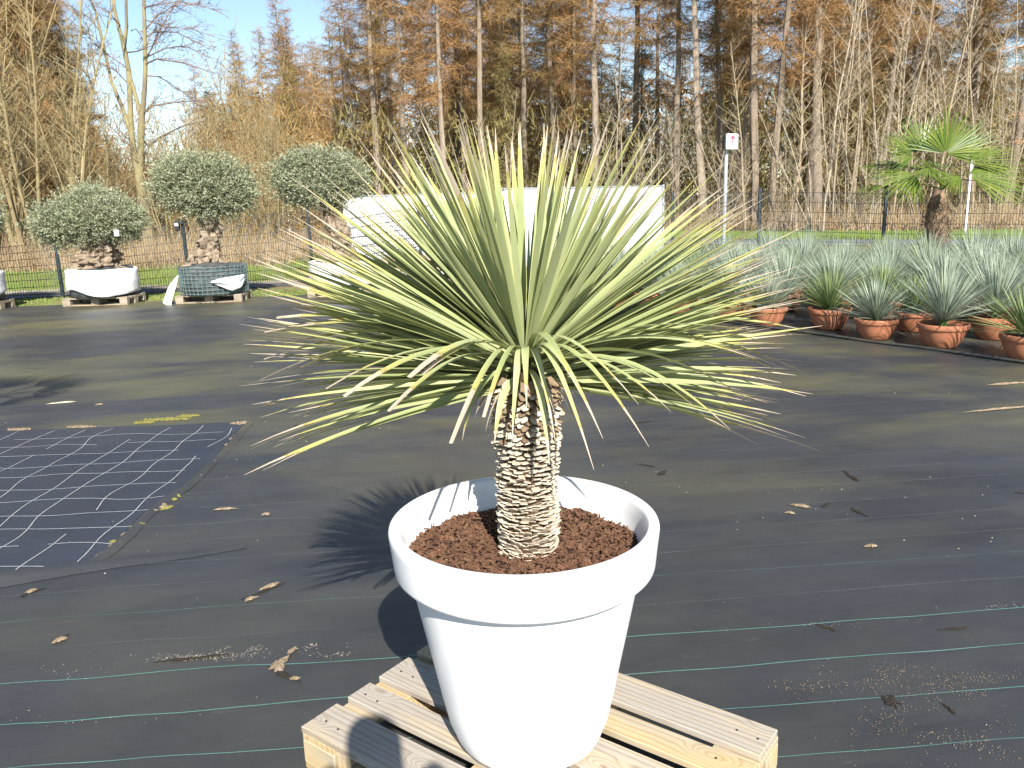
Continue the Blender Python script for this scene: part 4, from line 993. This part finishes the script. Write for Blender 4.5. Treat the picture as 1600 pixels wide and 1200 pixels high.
# ================================================================== SIGNS AND POSTS
p = G(643, 597); t = thing('plant_sign', 'small white plant sign on a thin metal stake in the fabric', 'sign', p)
mb = MB(); mb.tube([(0, 0, -.02), (0, .0, .43)], .0065, 8); mb.build('stake', 'galvanised', t, True)
mb = MB(); mb.lathe([(.0, .004), (.10, .004), (.11, .001)], 24); mb.build('foot_plate', 'galvanised', t)
mb = MB(); mb.box((0, 0, 0), (.17, .13, .006)); o = mb.build('sign_plate', 'white_paint', t, False, (0, -.01, .445)); o.rotation_euler = (R(32), 0, R(5)); bevel(o, .002)
p = D(1131, 372, 23.4); p.z = 0; t = thing('direction_sign', 'white box sign with a red upward arrow on a steel pole', 'sign', p, R(24))
tp = D(1138, 210, 23.4); bt = D(1138, 234, 23.4); H0, H1 = bt.z, tp.z; wd = .40
mb = MB(); mb.tube([(0, 0, -.05), (0, 0, H1 - .1)], .055, 12); mb.build('pole', 'galvanised', t, True)
mb = MB(); mb.box((-.0, -.10, (H0 + H1) / 2), (wd - .02, .14, H1 - H0 - .03)); o = mb.build('housing', 'black_plastic', t); bevel(o, .05, 3)
mb = MB(); mb.box((.03, -.19, (H0 + H1) / 2), (wd, .06, H1 - H0 + .01)); o = mb.build('sign_face', 'white_paint', t); bevel(o, .028, 3)
mb = MB(); zc = (H0 + H1) / 2 + .05; x = .03
for q in ([(-.018, -.10), (.018, -.10), (.018, .07), (-.018, .07)], [(0, .125), (-.095, .02), (-.062, .0), (.0, .07)], [(0, .125), (0, .07), (.062, .0), (.095, .02)]):
    mb.v += [(x + a, -.2255, zc + b) for a, b in q]; k = len(mb.v) - 4; mb.f.append((k, k + 1, k + 2, k + 3))
    mb.v += [(x + a, -.2215, zc + b) for a, b in q]
mb.build('arrow', 'sign_red', t)
p = D(1508, 362, 30.0); p.z = 0; t = thing('marker_pole', 'thin white marker pole on the grass bank behind the palm', 'pole', p)
mb = MB(); mb.tube([(0, 0, -.05), (0, 0, 2.75)], .045, 10); mb.build('pole', 'white_paint', t, True); mb = MB(); mb.lathe([(.05, 2.75), (.05, 2.79), (.0, 2.80)], 10); mb.build('cap', 'galvanised', t)
p = D(452, 352, 60); p.z = 0; t = thing('delineator_post', 'short white delineator post beside the far road', 'post', p)
mb = MB(); mb.box((0, 0, .5), (.16, .12, 1.1)); bevel(mb.build('post', 'white_paint', t), .04, 2); mb = MB(); mb.box((0, 0, .86), (.166, .126, .16)); mb.build('band', 'black_plastic', t)

# ================================================================== FOREST
def larch_mesh(H, seed, dens=1.0, spread=2.5, low=.16, wt=.014, mat='larch_twig', droop=.5, twmul=1.0, open_top=True):
    random.seed(seed)
    tr = MB(); pth = []; x = y = 0
    for j in range(11):
        pth.append((x, y, H * j / 10 - .1)); x += U(-.06, .06); y += U(-.06, .06)
    r0_ = .0085 * H
    tr.tube(pth, [r0_ * (1 - .92 * j / 10) + .012 for j in range(11)], 7, wob=.12)
    br = MB(); nb = int(H * 8.5 * dens)
    for b in range(nb):
        f = low + (1 - low) * (b + rnd()) / nb; i = min(int(f * 10), 9); p0 = Vector(pth[i]).lerp(Vector(pth[i + 1]), f * 10 - i)
        prof = min(1, (f - low) * 3.5 + .45) * (1 - (f - low) / (1 - low)) ** .62 + .16
        ln = spread * prof * U(.45, 1.3); a = U(0, 6.28); d = Vector((math.cos(a), math.sin(a), U(-.35, .55) + (f - .4) * .6)); cur = d.normalized(); p = p0.copy(); pts = [p.copy()]
        for j in range(4):
            cur = (cur + Vector((U(-.15, .15), U(-.15, .15), (-.22 if j < 2 else .12) * droop * 1.4))).normalized(); p = p + cur * ln / 4; pts.append(p.copy())
        br.tube(pts, [.022 * (1 - f * .6), .016, .011, .008, .004], 3, False)
        nt_ = int((ln * 40 * twmul + 6) * (1.15 - .85 * f if open_top else 1)) + 2
        for k in range(nt_):
            u = .12 + .88 * (k + rnd()) / nt_; x_ = u * 4; i = min(int(x_), 3); q = pts[i].lerp(pts[i + 1], x_ - i)
            td = Vector((U(-1, 1), U(-1, 1), U(-1.1, .7))) + cur * .4; l2 = U(.3, 1.0) * (1.15 - u * .4); e = q + td.normalized() * l2
            br.blade(q, e, wt * U(.6, 1.1)); 
            if rnd() < .55: q2 = q.lerp(e, .4); br.blade(q2, q2 + Vector((U(-.4, .4), U(-.4, .4), U(-.4, .25))), wt * .7)
    return tr.mesh('trunk', 'larch_bark', True), br.mesh('crown', mat)
LARCH = [larch_mesh(19, 101), larch_mesh(21, 102, 1.0, 2.8, .22), larch_mesh(17, 103, 1.1, 2.4, .12), larch_mesh(20, 104, .95, 2.6, .28), larch_mesh(16, 105, 1.15, 2.9, .08), larch_mesh(17, 106, 1.5, 3.2, .04, .013, 'larch_twig', .5, 1.0, False)]
TALL = [larch_mesh(20, 107, .75, 2.7, .40, .013), larch_mesh(22, 108, .7, 2.6, .46, .013), larch_mesh(19, 109, .8, 2.9, .34, .013)]
GREENL = [larch_mesh(15, 111, 1.1, 2.3, .05, .018, 'green_twig'), larch_mesh(17, 112, 1.2, 2.5, .08, .018, 'green_twig')]
SPR = [larch_mesh(15, 121, 1.8, 2.2, .05, .03, 'spruce', .7, 1.5)]
random.seed(55)
def put(pair, name, x, y, s, label, cat, group, rz=None, lean=(0, 0)):
    t = thing(name, label, cat, (x, y, -.03), U(0, 6.28) if rz is None else rz, group); t.scale = (s, s, s * U(.95, 1.08))
    t.rotation_euler.x = lean[0]; t.rotation_euler.y = lean[1]
    for me in pair: link(me.name.split('.')[0], me, t)
    return t
def bearing(px): d = sight(px, 320); return d.x / d.y
LL = 'tall bare larch with reddish brown twigs in the forest edge'; LG = 'larches along the forest edge'
front = [(560, 62), (592, 46), (618, 54), (638, 44), (672, 60), (694, 42), (724, 52), (753, 45), (785, 58), (822, 48), (868, 50), (900, 60), (930, 40), (992, 47), (1024, 56), (1056, 42), (1100, 39), (1128, 41), (1152, 46), (1180, 36.5), (1204, 35.5), (1262, 41), (1278, 38), (1330, 46), (1370, 42), (1420, 48), (1520, 44), (1575, 40), (1500, 52), (1300, 55), (1450, 58), (1600, 50)]
for i, (px, Y) in enumerate(front):
    b = bearing(px); put(TALL[i % 3], 'larch_tree', b * Y, Y, U(.95, 1.15), 'tall larch with long bare grey trunk and high thin crown', 'larch', 'bare-trunked larches at the forest front', lean=(U(-.02, .02), U(-.02, .03) + (.05 if px > 1080 else 0)))
for i in range(64):
    b = U(-.36, .70); Y = U(50, 82)
    if b < -.13: Y = U(74, 98)
    s = U(.85, 1.1)
    if b < -.15: s = U(.78, 1.0)
    put(random.choice(LARCH[:5]), 'larch_tree', b * Y, Y, s, LL, 'larch', LG)
for px, Y, s in [(425, 78, .98), (452, 84, .86), (492, 80, 1.0), (525, 76, .93), (548, 66, .95), (470, 72, .72), (410, 74, .70), (505, 68, .78), (440, 68, .66), (385, 82, .62), (535, 64, .8)]:
    b = bearing(px); put(LARCH[[4, 2][px % 2]], 'larch_tree', b * Y, Y, s, LL, 'larch', LG)
for px, Y, s, k in [(15, 44, 1.0, 5), (55, 40, .92, 5), (98, 43, .90, 5), (-30, 40, 1.1, 5), (78, 50, 1.0, 5), (35, 36, .8, 5), (120, 47, .72, 5), (-10, 50, 1.1, 5), (140, 56, .66, 5), (5, 38, .9, 5), (70, 37, .75, 5)]:
    b = bearing(px); put(LARCH[k], 'larch_tree', b * Y, Y, s * 1.05, 'dense reddish brown larch behind the yellow-barked stems', 'larch', 'larches behind the olive trees')
for i in range(30):
    b = U(-.28, .70); Y = U(42, 75) if b > 0 else U(66, 90); put(random.choice(GREENL), 'conifer_tree', b * Y, Y, U(.45, .85), 'olive-green young conifer among the larch trunks', 'conifer', 'green conifers in the forest')
for px, Y, s in [(345, 100, .95), (362, 96, .82), (385, 98, 1.05), (375, 92, .78), (1380, 60, .8), (415, 100, .95)]:
    b = bearing(px); put(SPR[0], 'spruce_tree', b * Y, Y, s, 'dark green spruce top rising behind the brown thicket' if px < 500 else 'dark green spruce between the larches on the palm side', 'spruce', 'dark spruces' if px < 500 else None)

for i in range(16):
    Y = U(38, 66); b = U(-1.25, -.74); put(LARCH[[5, 4, 2][i % 3]], 'larch_tree', b * Y, Y, U(.8, 1.1), 'reddish brown larch further along the thicket past the olive trees', 'larch', 'larches further along the thicket')
# slim bare saplings
def sapling_mesh(H, seed, stems=1, spread=.5, nbr=26, mat='pale_bark', tw=.010, r0_=.045, steep=1.0):
    random.seed(seed); tr = MB(); br = MB()
    for s_ in range(stems):
        a = U(0, 6.28); d = Vector((math.cos(a) * spread * rnd(), math.sin(a) * spread * rnd(), 1)).normalized(); p = Vector((U(-.12, .12) * stems * .5, U(-.12, .12) * stems * .5, -.1)); pts = [p.copy()]; h = H * U(.75, 1.05)
        for j in range(8):
            d = (d + Vector((U(-.09, .09), U(-.09, .09), .03))).normalized(); p = p + d * h / 8; pts.append(p.copy())
        tr.tube(pts, [r0_ * (1 - .85 * j / 8) + .005 for j in range(9)], 6, False)
        for b in range(nbr):
            f = U(.18, .97); i = min(int(f * 8), 7); q = pts[i].lerp(pts[i + 1], f * 8 - i); a = U(0, 6.28); dd = Vector((math.cos(a), math.sin(a), U(.5, 1.3) * steep)).normalized(); l_ = h * U(.10, .24) * (1.15 - f * .6); bp = [q.copy()]; e = q.copy()
            for j in range(3): dd = (dd + Vector((U(-.2, .2), U(-.2, .2), U(-.05, .2)))).normalized(); e = e + dd * l_ / 3; bp.append(e.copy())
            br.tube(bp, [.014, .010, .007, .003], 3, False)
            for k in range(9):
                u = U(.2, 1) * 3; i = min(int(u), 2); q = bp[i].lerp(bp[i + 1], u - i); br.blade(q, q + Vector((U(-.3, .3), U(-.3, .3), U(-.05, .5))) * U(.6, 1.4), tw * .7)
    return tr.mesh('trunk', mat, True), br.mesh('crown', mat)
SAP = [sapling_mesh(9, 201, 1, .3, 26, 'pale_bark', .009, .036), sapling_mesh(11, 202, 2, .25, 24, 'pale_bark', .009, .036), sapling_mesh(7, 203, 3, .45, 20, 'pale_bark', .009, .03), sapling_mesh(12, 204, 1, .2, 34, 'pale_bark', .009, .05), sapling_mesh(5, 205, 4, .6, 14, 'pale_bark', .009, .022)]
YEL = [sapling_mesh(11, 211, 3, .35, 46, 'yellow_bark', .009, .055), sapling_mesh(12, 212, 2, .28, 52, 'yellow_bark', .009, .065), sapling_mesh(8, 213, 5, .5, 28, 'yellow_bark', .009, .034), sapling_mesh(5, 214, 6, .7, 20, 'yellow_bark', .008, .022)]
random.seed(91)
SL = 'slim pale bare sapling at the edge of the forest'
for px, Y, k, s in [(1010, 36, 0, .68), (1040, 38, 2, .8), (1165, 34, 3, .75), (1245, 34, 3, 1.05), (1290, 33, 3, 1.1), (1300, 35, 1, 1.0), (1320, 34, 1, .9), (1345, 36, 3, 1.0), (1395, 34, 3, 1.1), (1378, 35, 1, .95), (1408, 36, 0, 1.1), (1460, 34, 3, 1.2), (1472, 36, 0, .9), (1520, 35, 3, .9), (1545, 33, 2, 1.0), (1550, 36, 0, .95), (1215, 36, 0, .8), (1270, 34, 2, .9), (1430, 37, 1, .8), (1350, 33, 4, 1.0), (1590, 36, 0, 1.0), (1120, 36, 4, .9), (985, 40, 4, 1.0), (1230, 33.5, 4, .8), (1330, 37, 3, .9), (1365, 38, 3, 1.0), (1440, 35, 2, 1.1), (1500, 38, 3, 1.05), (1570, 38, 1, 1.0)]:
    b = bearing(px); put(SAP[k], 'sapling_tree', b * Y, Y, s, SL, 'sapling', 'pale saplings at the forest edge', lean=(U(-.03, .03), U(-.02, .08)))
for i in range(46):
    b = U(-.02, .70); Y = U(37, 52); put(random.choice(SAP[:4]), 'sapling_tree', b * Y, Y, U(.4, .9), SL, 'sapling', 'pale saplings at the forest edge', lean=(U(-.03, .03), U(-.02, .05)))
YLB = 'yellow-barked bare multi-stem tree behind the olive trees'
for px, Y, k, s in [(25, 27, 0, 1.1), (48, 28, 1, 1.05), (88, 27.5, 1, 1.0), (112, 29, 0, .85), (135, 28, 2, .8), (-15, 27, 0, 1.1), (-40, 26, 2, 1.2), (175, 30, 2, .62), (60, 30, 0, .9), (5, 31, 1, 1.0), (300, 38, 2, .8), (330, 37, 2, .85), (395, 36, 2, .9), (420, 35, 2, .82), (370, 38, 0, .72), (445, 40, 2, .78), (280, 36, 3, .9), (350, 34, 3, .9), (120, 33, 3, 1.2), (440, 35, 3, .8), (405, 42, 0, .8), (255, 40, 3, 1.0), (310, 44, 0, .62)]:
    b = bearing(px); put(YEL[k], 'thicket_tree', b * Y, Y, s, YLB, 'tree', 'yellow-barked bare trees on the olive side')
for i in range(46):
    b = U(-.68, -.26); Y = U(28, 44); put(random.choice(YEL[2:]), 'bare_shrub', b * Y, Y, U(.35, .75), 'low tangled bare shrub in the brown thicket behind the fence', 'shrub', 'bare shrubs in the left thicket')

# ---- the forked bare tree with lichen-yellow bark
YT = 30.0
def tp_(px, py, dy=0): return D(px, py, YT + dy)
t0 = tp_(228, 345); t0.z = 0
ft = thing('forked_tree', 'tall forked bare tree with yellow lichen bark against the sky', 'tree', (t0.x, t0.y, -.03))
def rel(l): return [Vector((q.x - t0.x, q.y - t0.y, q.z + .03)) for q in l]
mb = MB(); low_ = Vector((.03, 0, -.1))
mb.tube([low_] + rel([tp_(226, 330), tp_(222, 300), tp_(217, 272)]), [.24, .20, .17, .16], 12, wob=.06)
mb.tube(rel([tp_(219, 280), tp_(210, 245), tp_(206, 215), tp_(204, 180), tp_(203, 150), tp_(201, 110), tp_(195, 80), tp_(192, 66)]), [.14, .11, .10, .09, .09, .085, .08, .075], 10)
mb.tube(rel([tp_(192, 66), tp_(186, 45), tp_(180, 20), tp_(175, -10), tp_(170, -60)]), [.075, .065, .06, .05, .03], 8)
mb.tube(rel([tp_(194, 72), tp_(198, 40), tp_(197, 15), tp_(197, -20), tp_(199, -70)]), [.07, .055, .05, .045, .02], 8)
mb.tube(rel([tp_(219, 275), tp_(220, 235), tp_(221, 200), tp_(222, 178)]), [.14, .12, .11, .105], 10)
mb.tube(rel([tp_(222, 182), tp_(226, 140), tp_(227, 100), tp_(226, 50), tp_(225, 10), tp_(224, -40), tp_(226, -90)]), [.10, .085, .08, .075, .06, .05, .03], 8)
mb.tube(rel([tp_(221, 185), tp_(212, 150), tp_(205, 125), tp_(200, 100)]), [.075, .07, .06, .05], 8)
mb.tube(rel([tp_(204, 205), tp_(190, 165), tp_(175, 130), tp_(165, 85), tp_(157, 50), tp_(150, 20), tp_(138, -10), tp_(125, -40)]), [.08, .065, .055, .05, .045, .04, .03, .02], 7)
mb.build('trunk', 'lichen_bark', ft, True)
mb = MB()
def branch(pts, r_, twigs=10):
    p = rel(pts); mb.tube(p, [r_ * (1 - .8 * j / (len(p) - 1)) for j in range(len(p))], 5, False)
    for k in range(int(twigs * 2)):
        u = U(.15, 1) * (len(p) - 1); i = min(int(u), len(p) - 2); q = p[i].lerp(p[i + 1], u - i); dr = (p[i + 1] - p[i]).normalized() + Vector((U(-.7, .7), U(-.6, .6), U(-.5, .6))); e = q + dr.normalized() * U(.3, .9); m_ = (q + e) * .5 + Vector((U(-.06, .06), U(-.06, .06), U(-.06, .06)))
        mb.tube([q, m_, e], [.011, .008, .003], 3, False)
        for z_ in range(4): q2 = m_.lerp(e, rnd()); mb.blade(q2, q2 + Vector((U(-.3, .3), U(-.3, .3), U(-.25, .25))), .008)
random.seed(5)
for pts, r_, n in [([(221, 215), (232, 228), (252, 213), (290, 195), (335, 186)], .05, 7), ([(222, 178), (240, 165), (275, 160), (330, 155)], .04, 12), ([(227, 100), (245, 92), (285, 98), (330, 112)], .035, 14), ([(227, 95), (235, 80), (250, 45), (268, 15), (290, -20)], .035, 12), ([(226, 48), (245, 25), (270, 10), (330, 5)], .03, 14), ([(226, 60), (240, 50), (275, 50), (320, 72)], .03, 14), ([(228, 118), (250, 120), (280, 140), (310, 165)], .028, 10), ([(225, 12), (240, 8), (280, 2), (335, 15)], .03, 14), ([(204, 112), (190, 100), (160, 80), (130, 50)], .03, 10), ([(200, 130), (180, 110), (150, 95), (130, 75)], .025, 8), ([(198, 82), (215, 80), (240, 70), (265, 35)], .03, 8), ([(206, 232), (190, 215), (170, 195), (150, 178)], .025, 8), ([(220, 268), (240, 250), (252, 230), (260, 212)], .03, 5), ([(219, 272), (240, 285), (255, 290)], .03, 5), ([(205, 48), (212, 45), (220, 55), (222, 62)], .022, 3), ([(157, 50), (140, 28), (110, 10), (90, 2)], .025, 10), ([(165, 85), (150, 60), (130, 50)], .02, 8), ([(225, 30), (260, 42), (300, 45), (335, 58)], .024, 12), ([(188, 40), (175, 25), (150, 5)], .02, 8), ([(227, 90), (260, 75), (290, 72), (325, 90)], .026, 12), ([(212, 190), (235, 165), (250, 150), (252, 125)], .02, 6)]:
    branch([tp_(x_, y_, U(-.6, .6) * (j > 0)) for j, (x_, y_) in enumerate(pts)], r_, n)
mb.build('crown', 'twig_grey', ft)

# far wood behind everything, one brown-green mass
random.seed(33); mb = MB()
for i in range(76000):
    b = U(-1.25, .95); Y = U(84, 104)
    hmax = 13 + 3 * noise.noise(Vector((b * 9, 0, 5))) if b > -.17 else 8.5 + 3.0 * noise.noise(Vector((b * 12, 0, 5)))
    if -.46 < b < -.33: hmax = 6
    z_ = hmax * rnd() ** .85; p = Vector((b * Y, Y, z_)); mb.blade(p, p + Vector((U(-.8, .8), U(-.5, .5), U(-.5, 1.0))), .09)
tag(mb.build('far_wood', 'larch_twig'), 'far brown wood closing the view behind the larch trunks', 'wood', kind='stuff')
mb = MB()
for i in range(32000):
    b = U(-.2, .75); Y = U(42, 70); z_ = U(0, 6.5) * (1 + .4 * noise.noise(Vector((b * 10, Y * .1, 5)))); p = Vector((b * Y, Y, z_)); mb.blade(p, p + Vector((U(-.4, .4), U(-.3, .3), U(-.2, .9))), .035)
tag(mb.build('forest_brush', 'green_twig'), 'olive-green brush filling the forest floor between trunks', 'brush', kind='stuff')
mb = MB()
for i in range(24000):
    b = U(-.75, -.2); Y = U(32, 48); z_ = U(0, 7.5) * rnd() ** .5 * (1 + .5 * noise.noise(Vector((b * 14, Y * .15, 9)))); p = Vector((b * Y, Y, max(0, z_))); mb.blade(p, p + Vector((U(-.5, .5), U(-.3, .3), U(-.2, .8))), .018)
tag(mb.build('thicket_brush', 'larch_twig'), 'tangled brown brush behind the left reeds', 'brush', kind='stuff')
# dead beech leaves hanging at the forest's edge on the palm side
for (px, py, s) in [(1585, 75, 1), (1595, 108, 1.1), (1592, 180, .7), (1593, 222, .7)]:
    p = D(px, py, 33); t = tag(MB().build('beech_branch', 'dead_leaf'), 'beech branch holding dry copper leaves above the palm', 'branch', 'copper beech branches')
    mb = MB()
    for k in range(int(120 * s)):
        q = Vector((U(-.5, 1.2), U(-.3, .3), U(-.16, .16) + U(-.1, .1))) * s; d = Vector((U(-1, 1), U(-1, 1), U(-1, .4))).normalized() * .06; s_ = d.cross(Vector((U(-1, 1), U(-1, 1), U(-1, 1)))).normalized() * .025
        mb.quad(q, q + d * .5 + s_, q + d, q + d * .5 - s_)
    mb.tube([(-.6 * s, 0, 0), (.4, 0, .05), (1.5, .1, .0), (4, .3, -.2)], [.008, .012, .018, .03], 4); me = mb.mesh('beech_branch', 'dead_leaf'); t.data = me; t.location = p

# ================================================================== THE PHOTOGRAPHER, whose shadow falls on the near pallet board
pm = bpy.data.meshes.new('person')
J = [(0, 0, .98), (0, .0, 1.22), (0, .0, 1.46), (0, .0, 1.58), (0, .01, 1.68), (0, .02, 1.80), (.19, 0, 1.47), (.30, .06, 1.26), (.17, .04, 1.54), (-.19, 0, 1.47), (-.30, .06, 1.26), (-.17, .04, 1.54), (.11, 0, .92), (.12, .02, .50), (.13, -.02, .08), (.14, .14, .03), (-.11, 0, .92), (-.12, .02, .50), (-.13, -.02, .08), (-.14, .14, .03), (.11, .06, 1.60), (-.11, .06, 1.60)]
Ed = [(0, 1), (1, 2), (2, 3), (3, 4), (4, 5), (2, 6), (6, 7), (7, 8), (2, 9), (9, 10), (10, 11), (0, 12), (12, 13), (13, 14), (14, 15), (0, 16), (16, 17), (17, 18), (18, 19), (8, 20), (11, 21)]
rads = [.16, .15, .15, .065, .085, .075, .075, .055, .04, .075, .055, .04, .10, .075, .05, .045, .10, .075, .05, .045, .03, .03]
pm.from_pydata(J, Ed, []); po = bpy.data.objects.new('person', pm); COL.objects.link(po); po.location = (.09, -.185, 0); po.scale = (1.12,) * 3
sk = po.modifiers.new('skin', 'SKIN'); sk.use_smooth_shade = True
for i, r_ in enumerate(rads): pm.skin_vertices[0].data[i].radius = (r_, r_ * .85)
pm.skin_vertices[0].data[0].use_root = True
sb = po.modifiers.new('sub', 'SUBSURF'); sb.levels = 2; sb.render_levels = 2
pm.materials.append(MATS['cloth_dark'])
tag(po, 'person in dark clothes taking the picture, shadow falling on the pallet', 'person')
